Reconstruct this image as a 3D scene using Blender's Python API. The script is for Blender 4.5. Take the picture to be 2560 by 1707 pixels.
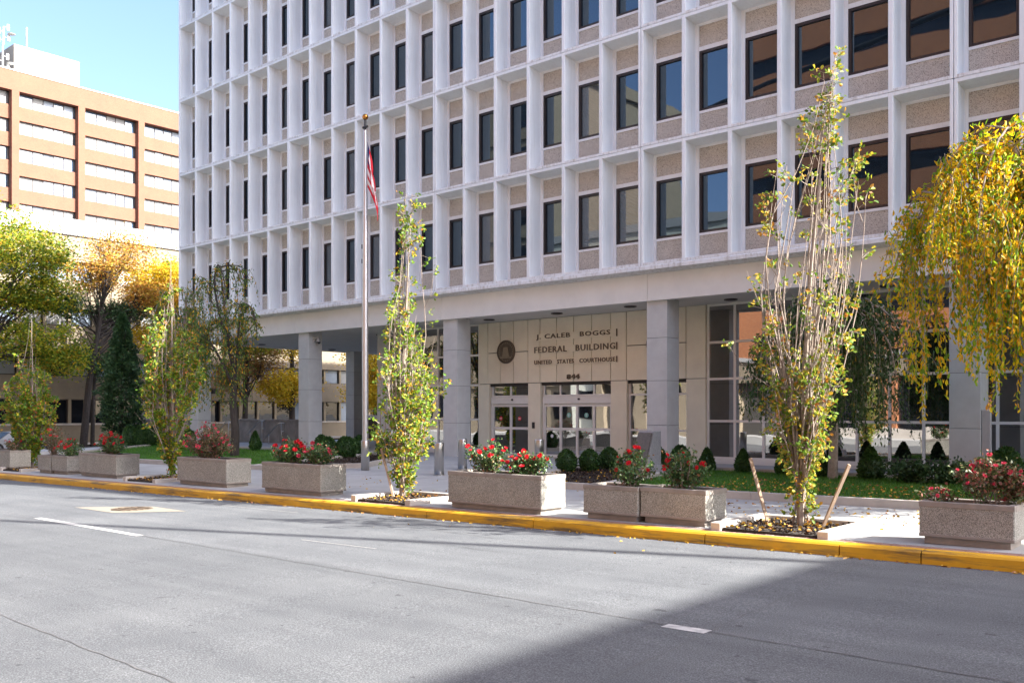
import bpy, bmesh, math, random
import numpy as np
from mathutils import Vector, Matrix

# ------------------------------------------------------------------ clear
for o in list(bpy.data.objects): bpy.data.objects.remove(o)
scene = bpy.context.scene
COL = scene.collection
U = 1.2                       # metres per plan unit: every length below is in plan units
R = math.radians

# ------------------------------------------------------------------ camera
F_PX, CX = 2336.0, 1280.0
YAW = math.atan2(2020, F_PX)
EYE = 1.7
cam_d = bpy.data.cameras.new('camera'); cam = bpy.data.objects.new('camera', cam_d); COL.objects.link(cam)
cam.location = (0, 0, EYE*U); cam.rotation_euler = (R(90), 0, YAW)
cam_d.sensor_fit = 'HORIZONTAL'; cam_d.sensor_width = 36; cam_d.lens = 36*F_PX/2560
cam_d.shift_y = (1030-853.5)/2560
cam_d.clip_end = 3000; cam_d.clip_start = 0.05
scene.camera = cam

# ------------------------------------------------------------------ world, sun, exposure
SUN_AZ, SUN_EL = 20.0, 35.0           # azimuth from +X towards +Y
w = bpy.data.worlds.new('World'); scene.world = w; w.use_nodes = True
nt = w.node_tree; nt.nodes.clear()
sky = nt.nodes.new('ShaderNodeTexSky'); sky.sky_type = 'NISHITA'; sky.sun_disc = False
sky.sun_elevation = R(SUN_EL); sky.sun_rotation = R(90-SUN_AZ); sky.air_density = 0.6; sky.dust_density = 3.2; sky.ozone_density = 2.4
bg = nt.nodes.new('ShaderNodeBackground'); bg.inputs[1].default_value = 0.15
wo = nt.nodes.new('ShaderNodeOutputWorld')
nt.links.new(sky.outputs[0], bg.inputs[0]); nt.links.new(bg.outputs[0], wo.inputs[0])
sl = bpy.data.lights.new('sun', 'SUN'); sl.energy = 4.9; sl.angle = R(0.53); sl.color = (1.0, 0.955, 0.89)
so = bpy.data.objects.new('sun', sl); COL.objects.link(so)
to_sun = Vector((math.cos(R(SUN_EL))*math.cos(R(SUN_AZ)), math.cos(R(SUN_EL))*math.sin(R(SUN_AZ)), math.sin(R(SUN_EL))))
so.rotation_euler = to_sun.to_track_quat('Z', 'Y').to_euler(); so.location = (60, 30, 60)
vs = scene.view_settings; vs.view_transform = 'Standard'; vs.look = 'None'; vs.gamma = 1; vs.exposure = 2.05
vs.use_curve_mapping = False

# ------------------------------------------------------------------ ground levels (plan units)
S, YK = .0105, 11.15
def road_z(x, y=0): return S*max(x, -75)
def sw(x, y):
    a = min(max((y-YK)/9., 0), 1); return (S*x+.15)*(1-a)+.2*a

# ------------------------------------------------------------------ materials
MATS = {}
def _new(name):
    m = bpy.data.materials.new(name); m.use_nodes = True; MATS[name] = m
    n = m.node_tree; b = n.nodes['Principled BSDF']; return m, n, b
def _coords(n, rand=False, space='Object'):
    tc = n.nodes.new('ShaderNodeTexCoord'); out = tc.outputs[space]
    if rand:
        oi = n.nodes.new('ShaderNodeObjectInfo'); mu = n.nodes.new('ShaderNodeVectorMath'); mu.operation = 'MULTIPLY_ADD'
        mu.inputs[1].default_value = (1, 1, 1); n.links.new(out, mu.inputs[0])
        sc = n.nodes.new('ShaderNodeMath'); sc.operation = 'MULTIPLY'; sc.inputs[1].default_value = 91.7
        n.links.new(oi.outputs['Random'], sc.inputs[0]); n.links.new(sc.outputs[0], mu.inputs[2]); out = mu.outputs[0]
    return out
def _noise(n, vec, scale, detail=4, rough=.6):
    t = n.nodes.new('ShaderNodeTexNoise'); t.inputs['Scale'].default_value = scale; t.inputs['Detail'].default_value = detail
    t.inputs['Roughness'].default_value = rough; n.links.new(vec, t.inputs['Vector']); return t
def _ramp(n, fac, stops, interp='LINEAR'):
    r = n.nodes.new('ShaderNodeValToRGB'); r.color_ramp.interpolation = interp
    e = r.color_ramp.elements
    while len(e) < len(stops): e.new(.5)
    for k, (p, c) in enumerate(stops): e[k].position = p; e[k].color = (*c, 1)
    n.links.new(fac, r.inputs[0]); return r
def _mix(n, fac, a, b, mode='MIX'):
    m = n.nodes.new('ShaderNodeMix'); m.data_type = 'RGBA'; m.blend_type = mode
    for sock, v in ((m.inputs[0], fac), (m.inputs[6], a), (m.inputs[7], b)):
        if hasattr(v, 'is_output'): n.links.new(v, sock)
        elif isinstance(v, (int, float)): sock.default_value = v
        else: sock.default_value = (*v, 1)
    return m.outputs[2]
def _bump(n, b, h, strength, dist):
    bp = n.nodes.new('ShaderNodeBump'); bp.inputs['Strength'].default_value = strength; bp.inputs['Distance'].default_value = dist
    n.links.new(h, bp.inputs['Height']); n.links.new(bp.outputs[0], b.inputs['Normal'])
def plain(name, c1, c2=None, scale=3, rough=.7, metal=0, bump=0, bscale=40, rand=True, ior=None, stretch=None):
    m, n, b = _new(name); c2 = c2 or tuple(x*.85 for x in c1)
    v = _coords(n, rand)
    if stretch:
        mp = n.nodes.new('ShaderNodeMapping'); mp.inputs['Scale'].default_value = stretch; n.links.new(v, mp.inputs[0]); vv = mp.outputs[0]
    else: vv = v
    t = _noise(n, vv, scale); r = _ramp(n, t.outputs[0], [(.35, c1), (.7, c2)])
    n.links.new(r.outputs[0], b.inputs['Base Color']); b.inputs['Roughness'].default_value = rough; b.inputs['Metallic'].default_value = metal
    if ior: b.inputs['IOR'].default_value = ior
    if bump: _bump(n, b, _noise(n, v, bscale, 3).outputs[0], bump, .01)
    return m
def speckle(name, cols, scale, rough=.85, tint=None, bump=.5, stain=.25):
    m, n, b = _new(name); v = _coords(n, True)
    vo = n.nodes.new('ShaderNodeTexVoronoi'); vo.inputs['Scale'].default_value = scale; n.links.new(v, vo.inputs['Vector'])
    sp = n.nodes.new('ShaderNodeSeparateColor'); n.links.new(vo.outputs['Color'], sp.inputs[0])
    r = _ramp(n, sp.outputs[0], [(k/len(cols), c) for k, c in enumerate(cols)], 'CONSTANT')
    t = _noise(n, v, 1.7, 5); rr = _ramp(n, t.outputs[0], [(.3, (1, 1, 1)), (.75, (1-stain,)*3)])
    n.links.new(_mix(n, 1.0, r.outputs[0], rr.outputs[0], 'MULTIPLY'), b.inputs['Base Color']); b.inputs['Roughness'].default_value = rough
    if bump: _bump(n, b, vo.outputs['Distance'], bump, .006)
    return m
def leaf(name, stops, trans=.4, rough=.55):
    m, n, b = _new(name)
    g = n.nodes.new('ShaderNodeNewGeometry')
    r = _ramp(n, g.outputs['Random Per Island'], stops)
    v = _coords(n); t = _noise(n, v, 1.1, 3); rr = _ramp(n, t.outputs[0], [(.3, (.7, .7, .7)), (.7, (1.2, 1.2, 1.2))])
    c = _mix(n, 1.0, r.outputs[0], rr.outputs[0], 'MULTIPLY')
    n.links.new(c, b.inputs['Base Color']); b.inputs['Roughness'].default_value = rough
    tr = n.nodes.new('ShaderNodeBsdfTranslucent'); n.links.new(c, tr.inputs[0])
    mx = n.nodes.new('ShaderNodeMixShader'); mx.inputs[0].default_value = trans
    n.links.new(b.outputs[0], mx.inputs[1]); n.links.new(tr.outputs[0], mx.inputs[2])
    n.links.new(mx.outputs[0], n.nodes['Material Output'].inputs[0]); return m
def glass(name, base, ior, wav=.35, wscale=.9):
    m, n, b = _new(name); b.inputs['Base Color'].default_value = (*base, 1); b.inputs['Roughness'].default_value = .015
    b.inputs['IOR'].default_value = ior
    v = _coords(n, True); t = _noise(n, v, wscale, 1, .4); _bump(n, b, t.outputs[0], wav, .02); return m

plain('fascia_concrete', (.77, .765, .715), (.70, .695, .65), 1.2, .8, bump=.1)
plain('column_stone', (.55, .56, .535), (.49, .495, .475), 2.6, .7, bump=.1)
plain('soffit_paint', (.68, .67, .63), (.63, .62, .585), 1, .8)
plain('cladding_beige', (.79, .73, .565), (.72, .66, .51), 1.5, .55)
plain('joint_dark', (.05, .045, .04), rough=.9)
plain('door_metal', (.76, .74, .68), (.72, .70, .645), 2, .5)
plain('bronze_frame', (.022, .016, .014), (.03, .022, .02), 3, .4)
plain('bronze_sign', (.11, .085, .06), (.16, .125, .09), 6, .45, metal=.6)
plain('bronze_light', (.33, .27, .18), (.28, .22, .15), 6, .45, metal=.5)
plain('core_dark', (.06, .055, .05), rough=.9)
speckle('aggregate_panel', [(.60, .565, .49), (.54, .505, .435), (.64, .605, .53), (.43, .395, .335), (.59, .56, .495), (.21, .19, .16), (.52, .48, .415), (.62, .585, .51)], 78, stain=.12)
speckle('planter_aggregate', [(.36, .345, .30), (.28, .27, .23), (.46, .445, .39), (.175, .168, .145), (.40, .385, .34), (.31, .30, .26), (.10, .094, .083), (.50, .48, .425)], 150, stain=.25)
plain('planter_rim', (.30, .265, .23), (.22, .195, .17), 4, .8, bump=.3)
glass('window_glass', (.010, .018, .026), 2.05, .16, .8)
glass('lobby_glass', (.006, .005, .005), 4.4, .3, .7)
MATS['window_glass'].node_tree.nodes['Principled BSDF'].inputs['Specular Tint'].default_value = (.72, .88, 1, 1)
glass('far_glass', (.10, .16, .24), 2.0, .1)
glass('far_glass_dark', (.012, .014, .018), 1.5, .2)
plain('blind_white', (.27, .275, .27), (.23, .235, .235), 2, .5)
plain('blind_grey', (.20, .25, .31), (.17, .21, .27), 2, .35)
plain('steel', (.55, .54, .52), (.48, .47, .45), 2, .28, metal=1, stretch=(30, 30, 1))
plain('pole_metal', (.62, .62, .62), (.55, .55, .55), 2, .38, metal=.9)
plain('gold_ball', (.55, .25, .06), (.45, .2, .05), 4, .25, metal=1)
plain('black_metal', (.02, .02, .022), rough=.5)
plain('grey_plastic', (.45, .45, .44), rough=.5)
plain('sticker_red', (.65, .04, .04), rough=.5)
plain('sticker_white', (.75, .75, .75), rough=.5)
plain('sticker_green', (.25, .55, .45), rough=.5)
plain('flag_red', (.62, .012, .03), rough=.8)
plain('flag_white', (.78, .76, .76), rough=.8)
plain('flag_blue', (.02, .035, .14), rough=.8)
plain('granite', (.36, .36, .37), (.24, .24, .25), 30, .6, bump=.5)
plain('plaque', (.12, .105, .09), (.17, .15, .13), 18, .5, metal=.4)
plain('stake_wood', (.42, .31, .22), (.30, .22, .155), 5, .85, stretch=(8, 8, 1))
plain('bark_grey', (.33, .28, .235), (.20, .165, .135), 9, .9, bump=.6)
plain('bark_dark', (.055, .045, .038), (.035, .028, .024), 9, .9, bump=.6)
plain('bark_twig', (.31, .255, .21), (.21, .17, .14), 9, .9)
plain('soil', (.035, .028, .022), (.02, .016, .013), 14, .95, bump=1)
plain('mulch_chip', (.035, .024, .018), (.06, .042, .03), 22, .9)
plain('sidewalk_concrete', (.42, .42, .405), (.345, .345, .335), 1.3, .85, bump=.25, bscale=90)
plain('kerb_concrete', (.50, .46, .41), (.40, .365, .325), 2.5, .85, bump=.3)
plain('paving_brick', (.24, .135, .105), (.32, .20, .155), 7, .85, bump=.4)
plain('paver_red', (.22, .12, .105), (.18, .10, .09), 5, .85)
plain('asphalt_side', (.10, .10, .10), (.08, .08, .08), 3, .9)
plain('lane_paint', (.50, .50, .485), (.26, .26, .255), 11, .7, bump=.2)
plain('lane_paint_worn', (.36, .355, .34), (.20, .20, .195), 14, .85)
plain('patch_concrete', (.25, .225, .18), (.21, .19, .15), 5, .85, bump=.3)
plain('cast_iron', (.20, .15, .10), (.13, .10, .07), 9, .6, metal=.5)
plain('seam_tar', (.075, .075, .078), (.11, .11, .11), 10, .9)
plain('beige_wall', (.255, .21, .148), (.22, .18, .128), 1.4, .85, bump=.2)
plain('beige_pier', (.30, .25, .17), (.27, .22, .15), 2, .8)
plain('white_metal', (.37, .37, .365), (.345, .345, .34), 1, .5)
plain('retain_concrete', (.30, .275, .245), (.17, .155, .14), 1.6, .9, bump=.3)
plain('dark_stone', (.055, .035, .028), (.04, .026, .02), 3, .5)
plain('penthouse_cream', (.31, .285, .25), (.285, .265, .23), 1, .8)
plain('pale_wall', (.56, .57, .50), (.50, .51, .44), 1, .8)
plain('ornate_wall', (.21, .175, .125), (.17, .14, .10), 2, .85)
plain('car_blue', (.05, .10, .22), rough=.25)
plain('rubber', (.02, .02, .02), rough=.8)
plain('cable_black', (.02, .02, .02), rough=.7)
leaf('oak_leaf_green', [(0, (.09, .20, .015)), (.35, (.16, .29, .02)), (.6, (.26, .36, .03)), (.8, (.44, .42, .03)), (.93, (.58, .34, .03)), (1, (.50, .17, .02))])
leaf('oak_leaf_olive', [(0, (.07, .17, .012)), (.35, (.15, .25, .02)), (.55, (.32, .35, .03)), (.75, (.46, .37, .035)), (.9, (.52, .28, .03)), (1, (.46, .16, .03))])
leaf('oak_leaf_shade', [(0, (.07, .17, .015)), (.4, (.14, .27, .02)), (.65, (.30, .38, .025)), (.82, (.52, .45, .03)), (.93, (.55, .24, .05)), (1, (.52, .17, .06))])
leaf('hornbeam_leaf', [(0, (.025, .07, .022)), (.6, (.04, .10, .03)), (1, (.08, .14, .04))], .2)
leaf('weeping_leaf_yellow', [(0, (.13, .28, .01)), (.32, (.30, .44, .012)), (.44, (.76, .60, .012)), (.75, (.88, .56, .010)), (1, (.76, .33, .008))], .45)
leaf('weeping_leaf_green', [(0, (.03, .085, .025)), (.6, (.05, .12, .03)), (.95, (.09, .15, .03)), (1, (.5, .3, .03))], .3)
leaf('weeping_leaf_mixed', [(0, (.06, .14, .02)), (.55, (.11, .20, .025)), (.75, (.22, .27, .03)), (.85, (.6, .38, .02)), (1, (.65, .30, .02))], .35)
leaf('street_leaf_green', [(0, (.08, .17, .015)), (.4, (.20, .30, .02)), (.65, (.44, .46, .03)), (.88, (.64, .52, .03)), (1, (.58, .30, .03))], .45)
leaf('street_leaf_orange', [(0, (.36, .30, .04)), (.3, (.58, .40, .06)), (.7, (.64, .33, .06)), (1, (.46, .18, .04))], .45)
leaf('street_leaf_yellow', [(0, (.40, .38, .03)), (.4, (.70, .54, .03)), (1, (.74, .44, .02))], .45)
leaf('street_leaf_brown', [(0, (.20, .11, .03)), (.5, (.32, .15, .035)), (1, (.24, .19, .03))], .4)
leaf('rose_leaf', [(0, (.035, .10, .028)), (.5, (.07, .155, .04)), (.85, (.14, .20, .06)), (1, (.28, .12, .06))], .2, .4)
leaf('rose_leaf_bronze', [(0, (.06, .10, .03)), (.5, (.12, .14, .05)), (.75, (.24, .13, .07)), (1, (.32, .12, .09))], .25, .4)
leaf('box_leaf', [(0, (.02, .07, .012)), (.6, (.04, .11, .02)), (1, (.09, .17, .03))], .15)
leaf('grass_blade', [(0, (.04, .15, .008)), (.6, (.07, .23, .012)), (1, (.14, .27, .02))], .3)
leaf('fallen_leaf', [(0, (.50, .27, .03)), (.5, (.60, .36, .03)), (.8, (.36, .16, .04)), (1, (.28, .12, .05))], .1)
leaf('petal_red', [(0, (.62, .012, .02)), (1, (.75, .03, .05))], .25)
leaf('petal_pink', [(0, (.62, .03, .08)), (1, (.72, .10, .16))], .25)

def build_special():
    m, n, b = _new('white_concrete'); v = _coords(n, True)
    base = _noise(n, v, 2.2, 5); rb = _ramp(n, base.outputs[0], [(.3, (.83, .86, .865)), (.75, (.785, .81, .815))])
    mp = n.nodes.new('ShaderNodeMapping'); mp.inputs['Scale'].default_value = (5, 5, .22); n.links.new(v, mp.inputs[0])
    st = _noise(n, mp.outputs[0], 2.2, 5, .65); rs = _ramp(n, st.outputs[0], [(.52, (1, 1, 1)), (.78, (.88, .86, .83))])
    sp = _noise(n, v, 26, 3, .7); rp = _ramp(n, sp.outputs[0], [(.68, (1, 1, 1)), (.78, (.72, .68, .63))])
    c = _mix(n, 1.0, _mix(n, 1.0, rb.outputs[0], rs.outputs[0], 'MULTIPLY'), rp.outputs[0], 'MULTIPLY')
    oi = n.nodes.new('ShaderNodeObjectInfo'); mr = n.nodes.new('ShaderNodeMapRange'); mr.inputs[3].default_value = .96; mr.inputs[4].default_value = 1.03; n.links.new(oi.outputs['Random'], mr.inputs[0])
    hs = n.nodes.new('ShaderNodeHueSaturation'); n.links.new(c, hs.inputs['Color']); n.links.new(mr.outputs[0], hs.inputs['Value'])
    n.links.new(hs.outputs[0], b.inputs['Base Color']); b.inputs['Roughness'].default_value = .78; _bump(n, b, sp.outputs[0], .12, .01)
    m, n, b = _new('ledge_concrete'); v = _coords(n, True)
    base = _noise(n, v, 3, 5); rb = _ramp(n, base.outputs[0], [(.3, (.80, .815, .815)), (.75, (.70, .71, .705))])
    mp = n.nodes.new('ShaderNodeMapping'); mp.inputs['Scale'].default_value = (3.2, 3.2, 1.0); n.links.new(v, mp.inputs[0])
    st = _noise(n, mp.outputs[0], 2.4, 6, .75); rs = _ramp(n, st.outputs[0], [(.48, (1, 1, 1)), (.62, (.78, .75, .71)), (.76, (.50, .46, .42))])
    n.links.new(_mix(n, 1.0, rb.outputs[0], rs.outputs[0], 'MULTIPLY'), b.inputs['Base Color']); b.inputs['Roughness'].default_value = .85
    m, n, b = _new('window_blind'); v = _coords(n)
    wv = n.nodes.new('ShaderNodeTexWave'); wv.bands_direction = 'Z'; wv.inputs['Scale'].default_value = 6.5; n.links.new(v, wv.inputs[0])
    n.links.new(_ramp(n, wv.outputs[0], [(.2, (.035, .05, .06)), (.8, (.085, .11, .125))]).outputs[0], b.inputs['Base Color']); b.inputs['Roughness'].default_value = .02; b.inputs['IOR'].default_value = 2.1
    # asphalt: aggregate speckle, lane-wide tone change, oil and wear
    m, n, b = _new('asphalt'); v = _coords(n)
    fine = _noise(n, v, 70, 3, .7); r = _ramp(n, fine.outputs[0], [(.32, (.038, .042, .046)), (.52, (.096, .103, .109)), (.78, (.26, .27, .278))])
    big = _noise(n, v, .45, 7, .65); rb = _ramp(n, big.outputs[0], [(.3, (.74, .745, .76)), (.7, (1.14, 1.13, 1.11))])
    c = _mix(n, 1.0, r.outputs[0], rb.outputs[0], 'MULTIPLY')
    sx = n.nodes.new('ShaderNodeSeparateXYZ'); n.links.new(v, sx.inputs[0])
    mp = n.nodes.new('ShaderNodeMapping'); mp.inputs['Scale'].default_value = (.06, 1.3, 1); n.links.new(v, mp.inputs[0])
    st = _noise(n, mp.outputs[0], 1.6, 4); rs = _ramp(n, st.outputs[0], [(.36, (1.03, 1.03, 1.03)), (.70, (.80, .805, .82))])
    c = _mix(n, 1.0, c, rs.outputs[0], 'MULTIPLY')
    ln = n.nodes.new('ShaderNodeMapRange'); ln.inputs[1].default_value = 6.9*U; ln.inputs[2].default_value = 7.0*U; ln.inputs[3].default_value = 1.0; ln.inputs[4].default_value = 1.12
    n.links.new(sx.outputs[1], ln.inputs[0])
    hs = n.nodes.new('ShaderNodeHueSaturation'); n.links.new(c, hs.inputs['Color']); n.links.new(ln.outputs[0], hs.inputs['Value'])
    sp = _noise(n, v, 5, 3, .6); rsp = _ramp(n, sp.outputs[0], [(.27, (.45, .45, .46)), (.32, (1, 1, 1))])
    c = _mix(n, 1.0, hs.outputs[0], rsp.outputs[0], 'MULTIPLY')
    n.links.new(c, b.inputs['Base Color']); b.inputs['Roughness'].default_value = .88
    _bump(n, b, fine.outputs[0], .5, .006)
    # yellow kerb paint with scuffs
    m, n, b = _new('yellow_paint'); v = _coords(n)
    a = _noise(n, v, 2.2, 6); ra = _ramp(n, a.outputs[0], [(.3, (.70, .38, .010)), (.7, (.58, .30, .010))])
    mp = n.nodes.new('ShaderNodeMapping'); mp.inputs['Scale'].default_value = (.5, 3, 6); n.links.new(v, mp.inputs[0])
    s = _noise(n, mp.outputs[0], 1.5, 6, .65); rs = _ramp(n, s.outputs[0], [(.50, (0, 0, 0)), (.64, (1, 1, 1))])
    n.links.new(_mix(n, rs.outputs[0], ra.outputs[0], (.17, .11, .035)), b.inputs['Base Color']); b.inputs['Roughness'].default_value = .6
    # brick
    for nm, c1, c2, mo, sc in (('tower_brick', (.215, .090, .054), (.185, .075, .045), (.20, .115, .08), 3.0), ('street_brick', (.37, .145, .06), (.30, .11, .046), (.32, .21, .14), 3.0)):
        m, n, b = _new(nm); v = _coords(n)
        br = n.nodes.new('ShaderNodeTexBrick'); br.inputs['Scale'].default_value = sc; br.inputs['Mortar Size'].default_value = .012
        br.inputs['Color1'].default_value = (*c1, 1); br.inputs['Color2'].default_value = (*c2, 1); br.inputs['Mortar'].default_value = (*mo, 1)
        sx = n.nodes.new('ShaderNodeSeparateXYZ'); n.links.new(v, sx.inputs[0]); cb = n.nodes.new('ShaderNodeCombineXYZ'); n.links.new(sx.outputs[1 if nm == 'tower_brick' else 0], cb.inputs[0]); n.links.new(sx.outputs[2], cb.inputs[1]); n.links.new(cb.outputs[0], br.inputs['Vector'])
        t = _noise(n, v, .5, 4); rt = _ramp(n, t.outputs[0], [(.3, (.92, .92, .92)), (.7, (1.08, 1.06, 1.04))])
        n.links.new(_mix(n, 1.0, br.outputs[0], rt.outputs[0], 'MULTIPLY'), b.inputs['Base Color']); b.inputs['Roughness'].default_value = .9
build_special()

# ------------------------------------------------------------------ mesh helpers (all in plan units, scaled by U on creation)
def link(o, parent=None):
    COL.objects.link(o)
    if parent is not None: o.parent = parent
    return o
def tag(o, label=None, cat=None, group=None, kind=None):
    if label: o['label'] = label
    if cat: o['category'] = cat
    if group: o['group'] = group
    if kind: o['kind'] = kind
    return o
def thing(name, label, cat, loc=(0, 0, 0), group=None, rz=0):
    o = bpy.data.objects.new(name, None); o.empty_display_size = .2; link(o)
    o.location = Vector(loc)*U; o.rotation_euler = (0, 0, rz)
    return tag(o, label, cat, group)
class MB:
    def __init__(s): s.v = []; s.f = []; s.mi = []; s.cur = 0
    def add(s, vs, fs):
        k = len(s.v); s.v += [tuple(p) for p in vs]; s.f += [tuple(k+i for i in q) for q in fs]; s.mi += [s.cur]*len(fs); return s
    def box(s, x0, x1, y0, y1, z0, z1, b=0):
        if b <= 0:
            return s.add([(x0,y0,z0),(x1,y0,z0),(x1,y1,z0),(x0,y1,z0),(x0,y0,z1),(x1,y0,z1),(x1,y1,z1),(x0,y1,z1)],
                         [(3,2,1,0),(4,5,6,7),(0,1,5,4),(1,2,6,5),(2,3,7,6),(3,0,4,7)])
        bm = bmesh.new(); bmesh.ops.create_cube(bm, size=1)
        for q in bm.verts: q.co = Vector(((x0+x1)/2+q.co.x*(x1-x0), (y0+y1)/2+q.co.y*(y1-y0), (z0+z1)/2+q.co.z*(z1-z0)))
        bmesh.ops.bevel(bm, geom=list(bm.edges), offset=b, segments=1, affect='EDGES', profile=.5)
        bm.verts.index_update(); s.add([q.co[:] for q in bm.verts], [[q.index for q in f.verts] for f in bm.faces]); bm.free(); return s
    def prism(s, poly, z0, z1):            # poly: list of (x,y) counter-clockwise; z may be callables
        n = len(poly); g = lambda z, p: z(*p) if callable(z) else z
        return s.add([(*p, g(z0, p)) for p in poly]+[(*p, g(z1, p)) for p in poly],
                     [tuple(range(n-1, -1, -1)), tuple(range(n, 2*n))]+[(i, (i+1) % n, n+(i+1) % n, n+i) for i in range(n)])
    def extrude_x(s, prof, x0, x1):        # prof: (y,z) polygon
        n = len(prof)
        return s.add([(x0, *p) for p in prof]+[(x1, *p) for p in prof], [tuple(range(n)), tuple(range(2*n-1, n-1, -1))]+[((i+1) % n, i, n+i, n+(i+1) % n) for i in range(n)])
    def tube(s, pts, rad, n=6, cap=True):
        pts = [Vector(p) for p in pts]; rad = rad if hasattr(rad, '__len__') else [rad]*len(pts); k0 = len(s.v); fs = []; vs_ = []
        for i, p in enumerate(pts):
            t = (pts[min(i+1, len(pts)-1)]-pts[max(i-1, 0)])
            t = t.normalized() if t.length > 1e-9 else Vector((0, 0, 1))
            a = t.cross(Vector((0, 0, 1)) if abs(t.z) < .9 else Vector((1, 0, 0))).normalized(); c = t.cross(a)
            for j in range(n):
                q = 2*math.pi*j/n; vs_.append(p+(a*math.cos(q)+c*math.sin(q))*rad[i])
        for i in range(len(pts)-1):
            for j in range(n): fs.append((i*n+j, i*n+(j+1) % n, (i+1)*n+(j+1) % n, (i+1)*n+j))
        if cap: fs += [tuple(range(n-1, -1, -1)), tuple(range((len(pts)-1)*n, len(pts)*n))]
        return s.add(vs_, fs)
    def lathe(s, prof, n=16, c=(0, 0, 0), axis='z'):
        vs_ = []; fs = []
        for (r, h) in prof:
            for j in range(n):
                a = 2*math.pi*j/n
                p = (r*math.cos(a), r*math.sin(a), h) if axis == 'z' else (r*math.cos(a), h, r*math.sin(a))
                vs_.append((c[0]+p[0], c[1]+p[1], c[2]+p[2]))
        for i in range(len(prof)-1):
            for j in range(n): fs.append((i*n+j, i*n+(j+1) % n, (i+1)*n+(j+1) % n, (i+1)*n+j))
        fs += [tuple(range(n-1, -1, -1)), tuple(range((len(prof)-1)*n, len(prof)*n))]
        return s.add(vs_, fs)
    def mesh(s, name, mats, smooth=False):
        me = bpy.data.meshes.new(name); me.from_pydata([(x*U, y*U, z*U) for x, y, z in s.v], [], s.f)
        for m in ([mats] if isinstance(mats, str) else mats): me.materials.append(MATS[m])
        if any(s.mi): me.polygons.foreach_set('material_index', s.mi)
        bm = bmesh.new(); bm.from_mesh(me); bmesh.ops.recalc_face_normals(bm, faces=bm.faces); bm.to_mesh(me); bm.free()
        if smooth: me.polygons.foreach_set('use_smooth', [True]*len(me.polygons))
        me.update(); return me
    def build(s, name, mats, parent=None, loc=(0, 0, 0), smooth=False, rz=0):
        return inst(name, s.mesh(name, mats, smooth), parent, loc, rz)
def inst(name, me, parent=None, loc=(0, 0, 0), rz=0, sc=None):
    o = bpy.data.objects.new(name, me); link(o, parent); o.location = Vector(loc)*U
    if rz: o.rotation_euler = (0, 0, rz)
    if sc: o.scale = sc
    return o
def np_mesh(name, V, Fq, mat):
    me = bpy.data.meshes.new(name); V = np.asarray(V, np.float32)*U; Fq = np.asarray(Fq, np.int32); k = Fq.shape[1]
    me.vertices.add(len(V)); me.vertices.foreach_set('co', V.ravel())
    me.loops.add(Fq.size); me.loops.foreach_set('vertex_index', Fq.ravel())
    me.polygons.add(len(Fq)); me.polygons.foreach_set('loop_start', np.arange(0, Fq.size, k, dtype=np.int32)); me.polygons.foreach_set('loop_total', np.full(len(Fq), k, np.int32))
    me.materials.append(MATS[mat]); me.update(calc_edges=True); me.validate(); return me
RNG = np.random.default_rng(7)
def unit(a): return a/np.maximum(np.linalg.norm(a, axis=1, keepdims=True), 1e-9)
def leaf_mesh(name, P, D, L, mat, wid=.5, fold=.25, droop=.1):
    """leaves at points P with axis D and length L: two folded quads each"""
    P = np.asarray(P, float); n = len(P); D = unit(np.asarray(D, float)); L = np.broadcast_to(np.asarray(L, float), (n,))[:, None]
    r = unit(RNG.normal(size=(n, 3))); A = unit(np.cross(D, r)); N = np.cross(A, D)
    wd = L*wid*.5
    base = P; tip = P+D*L-N*L*droop
    l1 = P+D*L*.35+A*wd*.85+N*wd*fold; l2 = P+D*L*.72+A*wd+N*wd*fold
    r1 = P+D*L*.35-A*wd*.85+N*wd*fold; r2 = P+D*L*.72-A*wd+N*wd*fold
    V = np.stack([base, l1, l2, tip, r2, r1], 1).reshape(-1, 3)
    k = np.arange(n)[:, None]*6; F = np.concatenate([k+np.array([[0, 1, 2, 3]]), k+np.array([[0, 3, 4, 5]])], 1).reshape(-1, 4)
    return np_mesh(name, V, F, mat)

# ================================================================== SETTING
def sheet(name, xs, ys, zf, mat, kind='structure', parent=None):
    V = [(x, y, zf(x, y)) for y in ys for x in xs]; nx = len(xs)
    F = [(j*nx+i, j*nx+i+1, (j+1)*nx+i+1, (j+1)*nx+i) for j in range(len(ys)-1) for i in range(nx-1)]
    mb = MB().add(V, F); o = mb.build(name, mat, parent)
    if kind: o['kind'] = kind
    return o
sheet('ground', [-900, -300, 300, 900], [-900, -200, 200, 900], lambda x, y: -.95, 'asphalt_side')
road = sheet('road', [-140, -75, -40, -20, 0, 30, 90], [-3.6, 0, 3, 6, 9, YK+.1], road_z, 'asphalt')
sheet('side_street', [-58, -41.6], [11.4, 30, 80], lambda x, y: -.42, 'asphalt_side')
sheet('far_pavement', [-70, -57.6], [9, 40, 90], lambda x, y: -.30, 'kerb_concrete')
mb = MB(); mb.box(-140, 90, -9, -3.6, -.9, .2); mb.build('far_sidewalk', 'sidewalk_concrete')['kind'] = 'structure'

def rz_sheet(name, poly, dz, mat, parent):
    mb = MB().add([(x, y, road_z(x)+dz) for x, y in poly], [tuple(range(len(poly)))]); return mb.build(name, mat, parent)
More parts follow.
